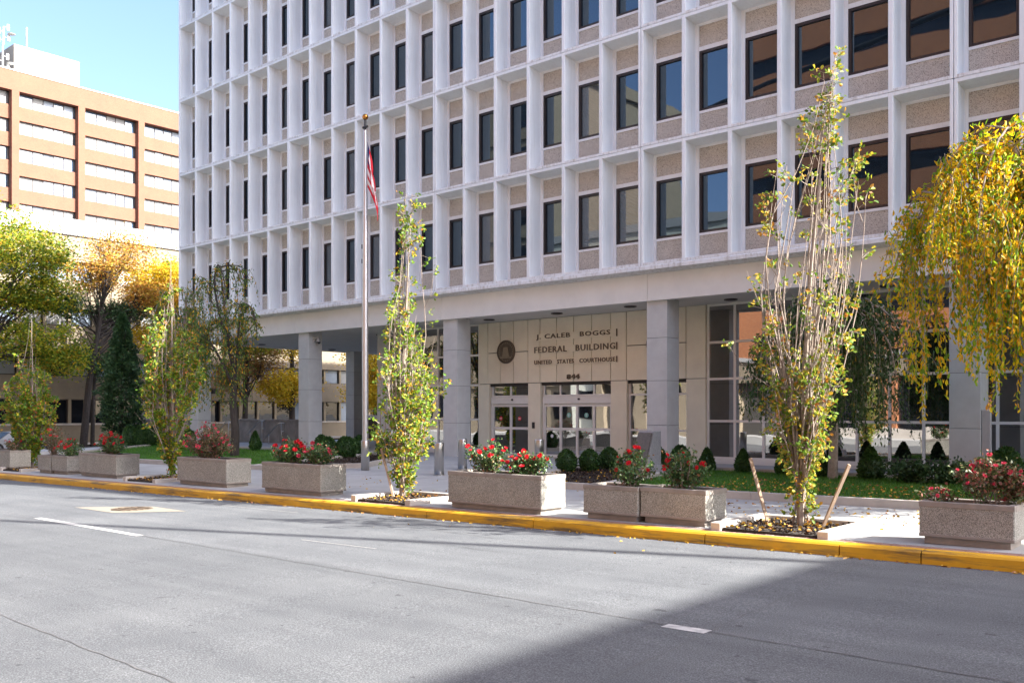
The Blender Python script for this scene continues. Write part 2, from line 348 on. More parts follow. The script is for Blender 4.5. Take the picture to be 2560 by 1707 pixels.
# painted dashes
rz_sheet('lane_dash', [(-17.25, 6.98), (-13.3, 6.84), (-13.3, 6.97), (-17.25, 7.12)], .004, 'lane_paint', road)
rz_sheet('lane_dash', [(-4.05, 6.53), (-3.66, 6.53), (-3.66, 6.67), (-4.05, 6.66)], .004, 'lane_paint', road)
rz_sheet('lane_dash', [(-27.5, 7.2), (-23.6, 7.1), (-23.6, 7.24), (-27.5, 7.34)], .004, 'lane_paint', road)
rz_sheet('worn_marking', [(-18.0, 10.43), (-14.2, 10.40), (-14.2, 10.43), (-18.0, 10.45)], .004, 'lane_paint_worn', road)
rz_sheet('worn_marking', [(-10.96, 8.09), (-9.4, 8.13), (-9.4, 8.155), (-10.96, 8.12)], .004, 'lane_paint_worn', road)
# tar seams: jittered ribbons
def seam(pts, wd, name='seam'):
    rr = random.Random(len(pts)*31+int(pts[0][0]*7)); L = []; Rr = []
    out = []
    for (a, b) in zip(pts[:-1], pts[1:]):
        d = math.dist(a, b); n = max(2, int(d/.18))
        out += [(a[0]+(b[0]-a[0])*k/n, a[1]+(b[1]-a[1])*k/n) for k in range(n)]
    out.append(pts[-1]); V = []; F = []
    for i, p in enumerate(out):
        q = out[min(i+1, len(out)-1)]; o_ = out[max(i-1, 0)]; t = Vector((q[0]-o_[0], q[1]-o_[1])).normalized(); nn = Vector((-t.y, t.x))
        j = rr.uniform(-.012, .012); ww = wd*rr.uniform(.35, 1.1)
        for sgn in (-1, 1):
            x, y = p[0]+nn.x*(j+sgn*ww), p[1]+nn.y*(j+sgn*ww); V.append((x, y, road_z(x)+.0035))
        if i: F.append((2*i-2, 2*i-1, 2*i+1, 2*i))
    return MB().add(V, F).build(name, 'seam_tar', road)
seam([(-60, 7.6), (-25, 7.28), (-13, 6.92), (-4.1, 6.62), (6, 6.4)], .010)
seam([(-30, 3.6), (-8.83, 3.29), (-5.6, 3.16), (3, 3.0)], .009)
seam([(-3.98, 10.5), (-3.75, 7.6), (-3.5, 4.9), (-3.45, 1.5)], .005)
seam([(-12, 10.3), (-9.2, 9.9), (-6.5, 9.75)], .006)
seam([(-9.5, 8.9), (-8.6, 8.95), (-7.9, 8.88)], .008)
# concrete diamond with manhole
pd = rz_sheet('concrete_patch', [(-18.78, 8.38), (-17.04, 8.31), (-16.16, 9.31), (-17.64, 9.43)], .005, 'patch_concrete', road)
mh = MB(); mh.lathe([(.38, 0), (.38, .010), (.34, .010), (.33, .005), (0.02, .005)], 28); mo = mh.build('manhole_cover', 'cast_iron', road, (-17.45, 8.9, road_z(-17.4)+.004))
for k in range(5):
    MB().box(-.25, .25, -.03+(-.26+.13*k), .0+(-.26+.13*k), .005, .014).build('cover_rib', 'cast_iron', mo)
# kerb stones
kerb = MB().box(-75, 20, YK+.03, YK+.19, -1.0, -.9).build('kerb', 'kerb_concrete'); kerb['kind'] = 'structure'
kx = [-75, -68, -62, -56, -50, -45, -40, -36, -32, -28.5, -25.12, -21.87, -19.4, -16.94, -14.2, -11.6, -9.22, -6.24, -4.41, -3.46, -1.2, 1.5, 4.5, 8, 12, 16, 20]
def kerb_stone(x0, x1):
    g = .008; V = []; prof = [(YK+.0, -.25), (YK+.02, .125), (YK+.045, .15), (YK+.2, .155), (YK+.2, -.25)]
    n = len(prof)
    for x in (x0+g, x1-g): V += [(x, y, road_z(x)+z) for y, z in prof]
    F = [tuple(range(n)), tuple(range(2*n-1, n-1, -1))]+[((i+1) % n, i, n+i, n+(i+1) % n) for i in range(n)]
    return MB().add(V, F).build('kerb_stone', 'yellow_paint' if x0 > -45 else 'kerb_concrete', kerb)
for a, b in zip(kx[:-1], kx[1:]): kerb_stone(a, b)
# sidewalk base, slabs, brick edging
side = sheet('sidewalk', [-41, -30, -20, -10, 0, 10, 20], [YK+.16, 13, 15.8, 18, 20.15, 24.6], lambda x, y: sw(x, y)-.035, 'joint_dark')
def slab(x0, x1, y0, y1, mat='sidewalk_concrete', name='slab', g=.006, dz=0, t=.05, parent=None):
    p = [(x0+g, y0+g), (x1-g, y0+g), (x1-g, y1-g), (x0+g, y1-g)]
    return MB().prism(p, lambda x, y: sw(x, y)-t, lambda x, y: sw(x, y)+dz).build(name, mat, parent or side)
xs = [-41+3.4*k for k in range(19)]
for a, b in zip(xs[:-1], xs[1:]):
    slab(a, b, YK+.40, 13.6); slab(a, b, 13.6, 15.84, g=.004)
    slab(a, b, 15.86, 20.15)
    slab(a, b, 20.15, 24.6)
bw = .1365
bmeshes = []
for k in range(3):
    bmeshes.append(MB().box(-bw/2+.006, bw/2-.006, 0, .19, -.05, 0, .004).mesh('brick', 'paving_brick'))
NB = 245
for k in range(NB):
    x = 2.2-bw*k; o = inst('brick', bmeshes[k % 3], side, (x, YK+.205, sw(x, YK+.3)+random.Random(k).uniform(-.002, .002)))
rest = MB()
for k in range(NB, NB+70):
    x = 2.2-bw*k; rest.box(x-bw/2+.006, x+bw/2-.006, YK+.205, YK+.395, sw(x, YK+.3)-.05, sw(x, YK+.3))
rest.build('brick', 'paving_brick', side)['kind'] = 'stuff'
# red paver walk along the lobby
for a, b in zip(xs[:-1], xs[1:]):
    if b < -22.6 or a > -14.2: slab(a, b, 21.3, 22.4, 'paver_red', 'paver_course', dz=.012, t=.02)

# planting beds: kerb, lawn, mulch
def bed(name, poly, fill, kname='bed_kerb'):
    root = MB().prism(poly, lambda x, y: sw(x, y)-.04, lambda x, y: sw(x, y)+.055).build(name, fill); root['kind'] = 'structure'
    n = len(poly)
    for i in range(n):
        a = Vector(poly[i]); b = Vector(poly[(i+1) % n]); d = (b-a); L = d.length; d.normalize(); nn = Vector((d.y, -d.x))
        k = max(1, round(L/3.1))
        for j in range(k):
            p = a+d*(L*j/k+.004); q = a+d*(L*(j+1)/k-.004+(.15 if j == k-1 else 0)); pts = [p+nn*.15, q+nn*.15, q, p]
            MB().prism([tuple(x) for x in pts], lambda x, y: sw(x, y)-.06, lambda x, y: sw(x, y)+.135).build('kerb_stone', 'kerb_concrete', root)
    return root
plain('lawn_soil', (.045, .13, .012), (.035, .095, .01), 6, .95)
LAWN_R = [(-11.0, 15.55), (5.5, 15.75), (5.5, 20.9), (-11.9, 20.9)]
MULCH_R = [(-13.4, 15.5), (-11.16, 15.5), (-12.1, 20.9), (-15.0, 20.9)]
LAWN_L = [(-36.5, 15.3), (-23.4, 15.6), (-24.3, 20.9), (-38.3, 20.9)]
MULCH_L = [(-23.2, 15.6), (-22.3, 15.7), (-20.7, 17.4), (-22.6, 21.0), (-24.1, 20.9)]
lawn_r = bed('lawn', LAWN_R, 'lawn_soil'); mul_r = bed('mulch_bed', MULCH_R, 'soil')
lawn_l = bed('lawn', LAWN_L, 'lawn_soil'); mul_l = bed('mulch_bed', MULCH_L, 'soil')
def inside(poly, x, y):
    c = np.zeros(len(x), bool); j = len(poly)-1
    for i in range(len(poly)):
        xi, yi = poly[i]; xj, yj = poly[j]
        c ^= ((yi > y) != (yj > y)) & (x < (xj-xi)*(y-yi)/(yj-yi+1e-9)+xi); j = i
    return c
def scatter(poly, n):
    p = np.array(poly); lo, hi = p.min(0), p.max(0)
    x = RNG.uniform(lo[0], hi[0], n*2); y = RNG.uniform(lo[1], hi[1], n*2); m = inside(poly, x, y); x, y = x[m][:n], y[m][:n]
    z = np.array([sw(a, b) for a, b in zip(x, y)]); return np.stack([x, y, z], 1)
def grass(poly, n, lab):
    P = scatter(poly, n); P[:, 2] += .05; n = len(P); h = RNG.uniform(.03, .075, n)
    d = RNG.normal(size=(n, 3))*.35; d[:, 2] = 1; T = P+unit(d)*h[:, None]; a = RNG.uniform(0, 6.28, n); s = np.stack([np.cos(a), np.sin(a), 0*a], 1)*.006
    V = np.stack([P-s, P+s, T], 1).reshape(-1, 3); F = np.arange(3*n).reshape(-1, 3)
    return tag(inst('grass', np_mesh('grass', V, F, 'grass_blade')), lab, 'grass', kind='stuff')
grass(LAWN_R, 60000, 'short green lawn grass between the lobby glass and the sidewalk')
grass(LAWN_L, 38000, 'short green lawn grass behind the left row of planters')
def chips(poly, n, lab, dz=.06):
    P = scatter(poly, n); P[:, 2] += dz; D = RNG.normal(size=(len(P), 3)); D[:, 2] *= .45
    return tag(inst('mulch', leaf_mesh('mulch', P, D, RNG.uniform(.03, .09, len(P)), 'mulch_chip', .5, .4, 0)), lab, 'mulch', kind='stuff')
chips(MULCH_R, 5000, 'dark wood mulch round the stone monument')
chips(MULCH_L, 3500, 'dark wood mulch beside the flagpole')

# ================================================================== COURTHOUSE
W, X0, YF, HS, Z0, NBAY, NROW = 1.3618, -38.81, 22.0, 3.31, 5.76, 37, 5
XC = X0+W*NBAY
ch = thing('courthouse', 'white concrete courthouse of finned window bays raised on square columns', 'building', (0, 0, 0))
ZT = Z0+HS*NROW
def P_(mb, name, mat, loc=(0, 0, 0), **k): return mb.build(name, mat, ch, loc, **k)
P_(MB().box(X0-.02, XC+.02, YF+.67, 64, Z0-.1, ZT+.7), 'core', 'core_dark')
P_(MB().box(X0-.03, X0+.02, YF+.03, 64, Z0-.9, ZT+.7).box(XC-.02, XC+.03, YF+.03, 64, Z0-.9, ZT+.7), 'end_wall', 'white_concrete')
P_(MB().box(X0-.06, XC+.06, YF-.02, YF+.6, ZT+.0, ZT+.8, .02), 'parapet', 'white_concrete')
fin = MB().box(-.058, .058, 0, .62, 0, HS-.012, .012).mesh('fin', 'white_concrete')
finj = MB().box(-.082, -.007, 0, .62, 0, HS-.012, .012).box(.007, .082, 0, .62, 0, HS-.012, .012).mesh('fin', 'white_concrete')
sill = MB().extrude_x([(.002, 0), (.002, .07), (.02, .08), (.6, .15), (.6, 0)], .058, W-.058).mesh('sill_ledge', 'ledge_concrete')
head = MB().extrude_x([(.002, HS-.012), (.002, HS-.095), (.60, HS-.14), (.60, HS-.012)], .058, W-.058).mesh('head_ledge', 'white_concrete')
sur = MB(); a0, a1 = .058, W-.058; yb0, yb1 = .545, .60
sur.box(a0, a0+.105, yb0, yb1, .14, HS-.135).box(a1-.105, a1, yb0, yb1, .14, HS-.135)
for z0_, z1_ in ((.14, .185), (.735, .80), (2.43, 2.54), (3.11, HS-.133)): sur.box(a0+.105, a1-.105, yb0+.002, yb1, z0_, z1_)
sur = sur.mesh('window_surround', 'white_concrete')
pan_l = MB().box(a0+.107, a1-.107, .575, .63, .185, .735).mesh('sill_panel', 'aggregate_panel')
pan_u = MB().box(a0+.107, a1-.107, .575, .63, 2.54, 3.11).mesh('lintel_panel', 'aggregate_panel')
wf = MB(); q0, q1 = a0+.107, a1-.107; fw_ = .07
wf.box(q0, q0+fw_, .56, .66, .80, 2.43).box(q1-fw_, q1, .56, .66, .80, 2.43).box(q0+fw_, q1-fw_, .562, .66, .80, .80+fw_).box(q0+fw_, q1-fw_, .562, .66, 2.43-fw_, 2.43)
wf = wf.mesh('window', 'bronze_frame')
pane_b = MB().box(q0+fw_-.005, q1-fw_+.005, .615, .64, .80+fw_-.005, 2.43-fw_+.005).mesh('pane', 'window_blind')
pane = MB().box(q0+fw_-.005, q1-fw_+.005, .615, .64, .80+fw_-.005, 2.43-fw_+.005).mesh('pane', 'window_glass')
for r in range(NROW):
    z = Z0+HS*r
    for n in range(NBAY+1):
        x = X0+W*n
        inst('fin', finj if n % 6 == 0 and 0 < n < NBAY else fin, ch, (x, YF, z))
        if n == NBAY: continue
        for nm, me in (('sill_ledge', sill), ('head_ledge', head), ('window_surround', sur), ('sill_panel', pan_l), ('lintel_panel', pan_u)):
            inst(nm, me, ch, (x, YF, z))
        wn = inst('window', wf, ch, (x, YF, z)); inst('pane', pane_b if random.Random(r*97+n*13).random() < .3 and n < 19 else pane, wn)
# bottom ledge, fascia, soffit
for k in range(-1, 6):
    xa = max(X0-.06, X0+W*6*k); xb = min(XC+.06, X0+W*6*(k+1))
    if xb <= xa: continue
    P_(MB().extrude_x([(YF-.03, Z0-.13), (YF-.03, Z0-.035), (YF+.0, Z0-.004), (YF+.62, Z0-.004), (YF+.62, Z0-.19), (YF+.36, Z0-.19)], xa+.005, xb-.005), 'base_ledge', 'ledge_concrete')
    P_(MB().box(xa+.006, xb-.006, YF+.35, YF+.62, 4.82, Z0-.185), 'fascia_panel', 'fascia_concrete')
P_(MB().box(X0+.05, XC-.05, YF+.61, 64, 4.86, 5.6), 'soffit', 'soffit_paint')
P_(MB().box(X0, X0+.3, YF+.63, 64, 4.82, 5.5), 'fascia_panel', 'fascia_concrete')
# columns
def column(x, y):
    c = MB().box(-.318, .318, .012, .638, .1, 4.87).mesh('column', 'joint_dark') if 'col' not in bpy.data.meshes else None
    o = P_(MB().box(-.32, .32, .01, .64, 0, 4.86), 'column', 'joint_dark', (x, y, 0))
    for za, zb in ((0, 1.33), (1.33, 2.58), (2.58, 3.78), (3.78, 4.858)):
        MB().box(-.33, .33, 0, .65, za+.004, zb-.004, .008).build('stone_block', 'column_stone', o)
for x in (-38.35, -30.27, -22.18, -14.06, -6.02, 2.1): column(x, YF+.46)
for x in (-38.35, -30.27): column(x, 31.4)
# soffit downlights
dl = MB().lathe([(.19, 0), (.19, -.03), (.15, -.035), (.14, -.012), (.02, -.012)], 20).mesh('downlight', 'bronze_frame')
for x, y in [(-37.3, 25.3), (-37.6, 29.65), (-28.95, 25.3), (-33.5, 29.5), (-21.44, 23.6), (-18.43, 23.5), (-15.58, 23.42), (-12.48, 23.8), (-9.31, 23.8), (-8.2, 23.8), (-33.3, 25.3), (-25.2, 23.6)]:
    inst('downlight', dl, ch, (x, y, 4.861))
# entrance wall cladding
YE = 24.5
def clad(x0, x1, z0, z1): P_(MB().box(x0+.012, x1-.012, YE, YE+.1, z0+.012, z1-.012, .006), 'cladding_panel', 'cladding_beige')
P_(MB().box(-22.77, -13.66, YE+.09, YE+.2, 2.60, 4.86), 'wall_backing', 'joint_dark')
js = [-20.47, -19.94, -19.23, -18.52, -17.79, -17.05, -16.45]
for a, b in zip(js[:-1], js[1:]): clad(a, b, 2.69, 4.86)
for a, b in ((-22.32, -21.74), (-21.74, -21.12), (-21.12, -20.47), (-16.45, -15.38), (-15.38, -14.32)):
    clad(a, b, 2.69, 3.78); clad(a, b, 3.78, 4.86)
clad(-22.77, -22.32, 2.69, 4.86); clad(-14.32, -13.66, 2.69, 4.86)
for a, b in ((-22.77, -22.27), (-20.47, -19.92), (-17.05, -16.43), (-14.32, -13.66)):
    P_(MB().box(a+.01, b-.01, YE, YE+.5, .15, 2.685, .006), 'pier', 'cladding_beige')
def glazing(name, xs, zs, y, bar=.05, dp=.08, gm='lobby_glass', fm='door_metal', parent=None, zx=None):
    """frame of mullions at xs and rails at zs with a pane in every opening"""
    mb = MB()
    for i, x in enumerate(xs): mb.box(x-bar/2, x+bar/2, y, y+dp, zs[0]-bar/2, zs[-1]+bar/2)
    for z in zs:
        for a, b in zip(xs[:-1], xs[1:]): mb.box(a+bar/2, b-bar/2, y+.004, y+dp, z-bar/2, z+bar/2)
    o = mb.build(name, fm, parent or ch)
    for a, b in zip(xs[:-1], xs[1:]):
        for c, d in zip(zs[:-1], zs[1:]): MB().box(a+bar/2-.004, b-bar/2+.004, y+.035, y+.05, c+bar/2-.004, d-bar/2+.004).build('pane', gm, o)
    return o
def lin(a, b, n): return [a+(b-a)*k/n for k in range(n+1)]
ZR = [.37, 1.44, 2.67, 3.74, 4.83]
glazing('lobby_glazing', [-13.62, -12.76, -11.87, -10.99, -10.11, -9.23, -8.39, -7.55, -6.70, -5.85, -5.0, -4.15, -3.3, -2.4, -1.5, -.6, .3, 1.2, 2.1, 3, 3.9, 4.8, 5.7], ZR, 24.56, .068)
glazing('lobby_glazing', [-27.6, -26.7, -25.8, -24.9, -24.0, -23.3, -22.80], ZR, 24.56, .068)
for a, b in ((-13.66, 6.0), (-27.7, -22.78)):
    for k in range(3): P_(MB().box(a, b, 24.55-.01*k, 24.7, .15+.065*(2-k), .15+.065*(3-k)-.006), 'sill', 'door_metal')
P_(MB().box(-28.25, -27.63, 24.5, 25.1, .1, 4.86, .01), 'pier', 'column_stone')
P_(MB().box(-28.2, -28.0, 25.1, 44, .1, 4.86).box(-28, -22.7, 24.75, 44, .1, 4.86).box(-22.7, -13.6, 25.0, 44, .1, 4.86).box(-13.6, 6, 24.75, 44, .1, 4.86), 'lobby_core', 'core_dark')
# doors
def door(x0, x1, leaves, transoms):
    y = YE+.14
    o = glazing('entrance_door', lin(x0+.05, x1-.05, leaves), [.24, 1.14, 1.93], y, .085, .09)
    h_ = MB().box(x0, x1, y-.05, y+.1, 1.98, 2.23, .01).build('door_header', 'door_metal', o)
    MB().lathe([(.03, 0), (.045, -.02), (.04, -.05), (.01, -.06)], 12).build('sensor', 'black_metal', o, ((x0+x1)/2+.12, y-.06, 2.16))
    MB().box(x0, x0+.05, y-.04, y+.1, .15, 1.98).box(x1-.05, x1, y-.04, y+.1, .15, 1.98).box(x0, x1, y-.03, y+.1, .12, .205).build('door_jamb', 'door_metal', o)
    t = glazing('transom_window', lin(x0+.03, x1-.03, transoms), [2.26, 2.63], y, .05)
    return o, y
d1, yd = door(-22.25, -20.49, 2, 2)
d2, yd = door(-19.90, -17.07, 4, 4)
glazing('entrance_window', [-16.41, -15.38, -14.34], [.37, 1.14, 2.25, 2.63], YE+.14, .055)
def sticker(par, x, z, r, mats, y=yd+.03):
    m = MB(); m.lathe([(r, 0), (r, -.004), (.005, -.004)], 20, axis='y'); o = m.build('door_sticker', mats[0], par, (x, y, z)); return o
for x in (-21.85, -20.98):
    s = sticker(d1, x, 1.48, .075, ['sticker_red']); MB().box(-.05, .05, -.008, -.005, -.014, .014).build('sticker_bar', 'sticker_white', s)
for x in (-18.84, -18.12):
    s = sticker(d2, x, 1.60, .08, ['sticker_green']); MB().add([(-.012, -.008, -.05), (.012, -.008, -.05), (.012, -.008, .01), (.035, -.008, .01), (0, -.008, .05), (-.035, -.008, .01), (-.012, -.008, .01)], [(0, 1, 2, 6), (2, 3, 4), (6, 2, 4), (6, 4, 5)]).build('sticker_arrow', 'sticker_white', s)
s = sticker(d2, -19.55, .90, .06, ['sticker_white'])
P_(MB().box(-20.27, -20.16, YE-.03, YE, 1.15, 1.36, .008), 'card_reader', 'black_metal')
# lettering
def text(body, x0, x1, z0, z1, y, ext, mat, name, parent, track=1.0):
    cu = bpy.data.curves.new('t', 'FONT'); cu.body = body; cu.size = 1; cu.extrude = ext; cu.space_character = track; cu.resolution_u = 2; cu.offset = .012
    ob = bpy.data.objects.new('t', cu); COL.objects.link(ob); bpy.context.view_layer.update()
    me = bpy.data.meshes.new_from_object(ob.evaluated_get(bpy.context.evaluated_depsgraph_get())); bpy.data.objects.remove(ob)
    me.name = name; co = np.zeros(len(me.vertices)*3); me.vertices.foreach_get('co', co); co = co.reshape(-1, 3)
    lo, hi = co.min(0), co.max(0); n = np.empty_like(co)
    n[:, 0] = (x0+(co[:, 0]-lo[0])/(hi[0]-lo[0])*(x1-x0))*U; n[:, 2] = (z0+(co[:, 1]-lo[1])/(hi[1]-lo[1])*(z1-z0))*U; n[:, 1] = (y-co[:, 2])*U
    # one mesh per letter: split by connected pieces
    par = list(range(len(n)))
    def find(i):
        while par[i] != i: par[i] = par[par[i]]; i = par[i]
        return i
    polys = [list(p.vertices) for p in me.polygons]
    for p in polys:
        for q in p[1:]: par[find(q)] = find(p[0])
    # bevel-free text keeps caps and sides unwelded: weld by position in the letter plane
    seen = {}
    for i, v in enumerate(np.round(n[:, [0, 2]], 5)):
        k = (v[0], v[1])
        if k in seen: par[find(i)] = find(seen[k])
        else: seen[k] = i
    groups = {}
    for p in polys: groups.setdefault(find(p[0]), []).append(p)
    for g in groups.values():
        ids = sorted({i for p in g for i in p}); mp = {v: k for k, v in enumerate(ids)}
        m2 = bpy.data.meshes.new('letter'); m2.from_pydata([tuple(n[i]) for i in ids], [], [[mp[i] for i in p] for p in g]); m2.flip_normals(); m2.materials.append(MATS[mat]); m2.update()
        inst(name, m2, parent)
    bpy.data.meshes.remove(me)
for body, z0_, z1_, xa, xb, pa, pb in (('J. CALEB   BOGGS', 4.115, 4.315, -20.05, -17.02, 4.10, 4.33), ('FEDERAL   BUILDING', 3.695, 3.895, -20.13, -16.83, 3.68, 3.91), ('UNITED   STATES   COURTHOUSE', 3.305, 3.445, -20.13, -16.83, 3.285, 3.47)):
    pl = P_(MB().box(-20.18, -16.79, YE-.05, YE-.03, pa, pb).box(-20.17, -16.80, YE-.03, YE, pa+.06, pa+.1), 'sign_plate', 'cladding_beige')
    pl['label'] = 'raised beige strip with bronze letters '+body.replace('   ', ' ')
    text(body, xa, xb, z0_, z1_, YE-.05, .025, 'bronze_sign', 'letter', pl, 1.15)
    MB().box(-16.80, -16.785, YE-.055, YE, pa, pb).build('plate_end', 'bronze_sign', pl)
text('844', -18.77, -18.26, 2.785, 2.945, YE-.03, .03, 'bronze_sign', 'street_number_digit', ch, 1.1)
def seal(x):
    o = P_(MB().lathe([(.405, 0), (.405, -.05), (.375, -.06), (.36, -.035), (.02, -.035)], 40, axis='y'), 'seal', 'bronze_sign', (x, YE, 3.795), smooth=False)
    MB().add([(-.10, -.05, .16), (.10, -.05, .16), (.16, -.05, -.16), (-.16, -.05, -.16), (-.10, -.03, .16), (.10, -.03, .16), (.16, -.03, -.16), (-.16, -.03, -.16)], [(0, 1, 2, 3), (0, 4, 5, 1), (1, 5, 6, 2), (2, 6, 7, 3), (3, 7, 4, 0)]).build('seal_relief', 'bronze_light', o)
    MB().box(-.25, .25, -.047, -.035, -.22, -.17).build('seal_base', 'bronze_light', o)
    m = MB()
    for k in range(24):
        a = math.pi*2*k/24; m.box(.31*math.cos(a)-.012, .31*math.cos(a)+.012, -.045, -.03, .31*math.sin(a)-.02, .31*math.sin(a)+.02)
    m.build('seal_lettering', 'bronze_light', o)
seal(-21.44); seal(-15.28)
# downpipe/junction on right column, camera and pendant are things
P_(MB().box(-5.68, -5.50, YF+.50, YF+.62, .2, 1.75, .01), 'service_box', 'grey_plastic')
t = thing('security_camera', 'white dome security camera bracketed to a courthouse column', 'camera', (-29.9, YF+.72, 4.55))
MB().box(-.05, .02, -.05, .05, -.08, .08, .01).build('bracket', 'grey_plastic', t); MB().tube([(0, 0, .02), (.14, 0, .07), (.24, 0, .06), (.26, 0, 0)], .035, 8).build('arm', 'grey_plastic', t, smooth=True)
MB().lathe([(.03, .02), (.08, 0), (.085, -.08), (.075, -.1)], 14).build('housing', 'grey_plastic', t, (.26, 0, 0), smooth=True); MB().lathe([(.07, -.1), (.06, -.15), (.03, -.18), (.005, -.185)], 14).build('dome', 'black_metal', t, (.26, 0, 0), smooth=True)
t = thing('pendant_lamp', 'small black pendant lamp hanging from the canopy edge', 'lamp', (-38.6, 25.1, 4.85))
MB().tube([(0, 0, 0), (0, 0, -.12)], .02, 6).build('stem', 'black_metal', t); MB().lathe([(.05, -.1), (.12, -.3), (.13, -.45), (.03, -.46)], 14).build('lamp_shade', 'black_metal', t, smooth=True)

# side terrace walls, steps and rails beyond the columns
def rwall(name, x0, x1, y, z0, z1, lab, n):
    t = thing(name, lab, 'wall', (x0, y, z0)); L = x1-x0
    MB().box(-.02, L+.02, -.03, .33, z1-z0-.09, z1-z0, .01).build('cap', 'retain_concrete', t)
    MB().box(.01, L-.01, .02, .28, 0, z1-z0-.09).build('core', 'joint_dark', t)
    for k in range(n): MB().box(L*k/n+.006, L*(k+1)/n-.006, 0, .3, 0, z1-z0-.095, .006).build('panel', 'retain_concrete', t)
rwall('retaining_wall', -42.2, -35.8, 27.0, .05, 1.35, 'stained concrete retaining wall behind the handrail', 5)
rwall('retaining_wall', -57, -47.5, 28.3, -.42, 1.25, 'stained concrete retaining wall beyond the left lawn', 7)
def rail(x, y, z, lab):
    t = thing('handrail', lab, 'handrail', (x, y, z))
    MB().tube([(-1.3, 0, .0), (-.25, 0, .72), (0, 0, .74), (.22, 0, .74), (.22, 0, .36), (.0, 0, .36)], .022, 8).build('rail', 'steel', t, smooth=True)
    MB().tube([(0, 0, -.35), (0, 0, .73)], .018, 8).build('post', 'steel', t, smooth=True); MB().tube([(-1.0, 0, -.35), (-1.0, 0, .2)], .018, 8).build('post', 'steel', t, smooth=True)
rail(-38.6, 26.2, .55, 'bent steel handrail in front of the concrete retaining wall'); rail(-36.6, 25.9, .45, 'bent steel handrail running down behind the courthouse column'); rail(-39.9, 25.2, .5, 'bent steel handrail beside the weeping tree trunk')
t = thing('terrace_wall', 'low dark stone terrace wall with a pale cap under the courthouse', 'wall', (-46, 38, .2))
MB().box(0, 17, 0, .5, -.4, 1.05).build('body', 'dark_stone', t); MB().box(-.05, 17.05, -.06, .56, 1.05, 1.3, .02).build('cap', 'kerb_concrete', t)
mb = MB().box(-41.5, -38.9, 11.5, 46, -.5, .12); mb.build('terrace', 'sidewalk_concrete')['kind'] = 'structure'
MB().box(-41, -28.2, 24.6, 46, -.4, .19).build('terrace', 'sidewalk_concrete')['kind'] = 'structure'

# ================================================================== STREET FURNITURE
def flagpole():
    x, y = -19.9, 16.83; z = sw(x, y)
    t = thing('flagpole', 'tall aluminium flagpole with a gold ball in a steel sleeve', 'flagpole', (x, y, z))
    MB().tube([(0, 0, .6), (0, 0, 3), (0, 0, 6.5), (0, 0, 9.35)], [.085, .085, .072, .045], 18, False).build('pole', 'pole_metal', t, smooth=True)
    MB().lathe([(.115, 0), (.115, .8), (.11, .815), (.08, .82)], 24).build('sleeve', 'steel', t, smooth=True)
    MB().lathe([(.01, -.085), (.05, -.07), (.08, -.03), (.085, 0), (.08, .03), (.05, .07), (.01, .085)], 20).build('ball', 'gold_ball', t, (0, 0, 9.72), smooth=True)
    MB().tube([(-.09, 0, 9.44), (.09, 0, 9.44)], .035, 10).tube([(0, 0, 9.3), (0, 0, 9.64)], .03, 8).build('truck', 'black_metal', t)
    MB().tube([(-.1, -.02, 1.3), (-.115, -.02, 4), (-.1, -.02, 9.42)], .006, 5).build('halyard', 'grey_plastic', t)
    for zz in (6.1, 5.7): MB().box(-.125, -.1, -.03, -.005, zz, zz+.12).build('snap_hook', 'black_metal', t)
    # limp flag
    NS, NT = 26, 30; V = []; F = []; MI = []
    H, L = 1.25, 1.45
    for i in range(NS+1):
        s = i/NS
        for j in range(NT+1):
            tt = j/NT
            zz = -s*H*(1-.12*tt)-tt*L*(.80+.18*(1-s)*0)
            out = .03+.46*math.sin(min(1, tt*1.1)*1.45)*(.45+.55*s)+.035*math.sin(s*17+tt*5)*tt
            yy = .055*math.sin(s*15+tt*3.3)*(tt**.7)+.03*math.sin(s*33+2)*tt
            V.append((out, yy, zz))
    for i in range(NS):
        for j in range(NT):
            F.append((i*(NT+1)+j, i*(NT+1)+j+1, (i+1)*(NT+1)+j+1, (i+1)*(NT+1)+j))
            st = int(i/NS*9); MI.append(2 if (st < 4 and j/NT < .14) else (0 if st % 2 == 0 else 1))
    m = MB(); m.v = V; m.f = F; m.mi = MI
    fl = m.build('flag', ['flag_red', 'flag_white', 'flag_blue'], None, (x+.075, y-.01, z+9.02), smooth=True)
    tag(fl, 'striped red and white flag hanging limp on the flagpole', 'flag')
flagpole()
bol = MB().lathe([(.125, 0), (.125, .80), (.12, .82), (.02, .825)], 24).mesh('body', 'steel', True)
def bollard(x, y, lab):
    t = thing('bollard', lab, 'bollard', (x, y, sw(x, y)), 'steel bollards across the entrance walk'); inst('body', bol, t)
    MB().lathe([(.15, 0), (.15, .015), (.126, .018)], 24).build('collar', 'steel', t)
bollard(-16.85, 16.67, 'brushed steel bollard standing beside the slender kerbside oak'); bollard(-17.6, 18.3, 'brushed steel bollard partly hidden by the longest rose planter')
bollard(-18.35, 16.75, 'brushed steel bollard behind the slender kerbside oak'); bollard(-15.4, 18.9, 'brushed steel bollard standing nearest the sliding doors')
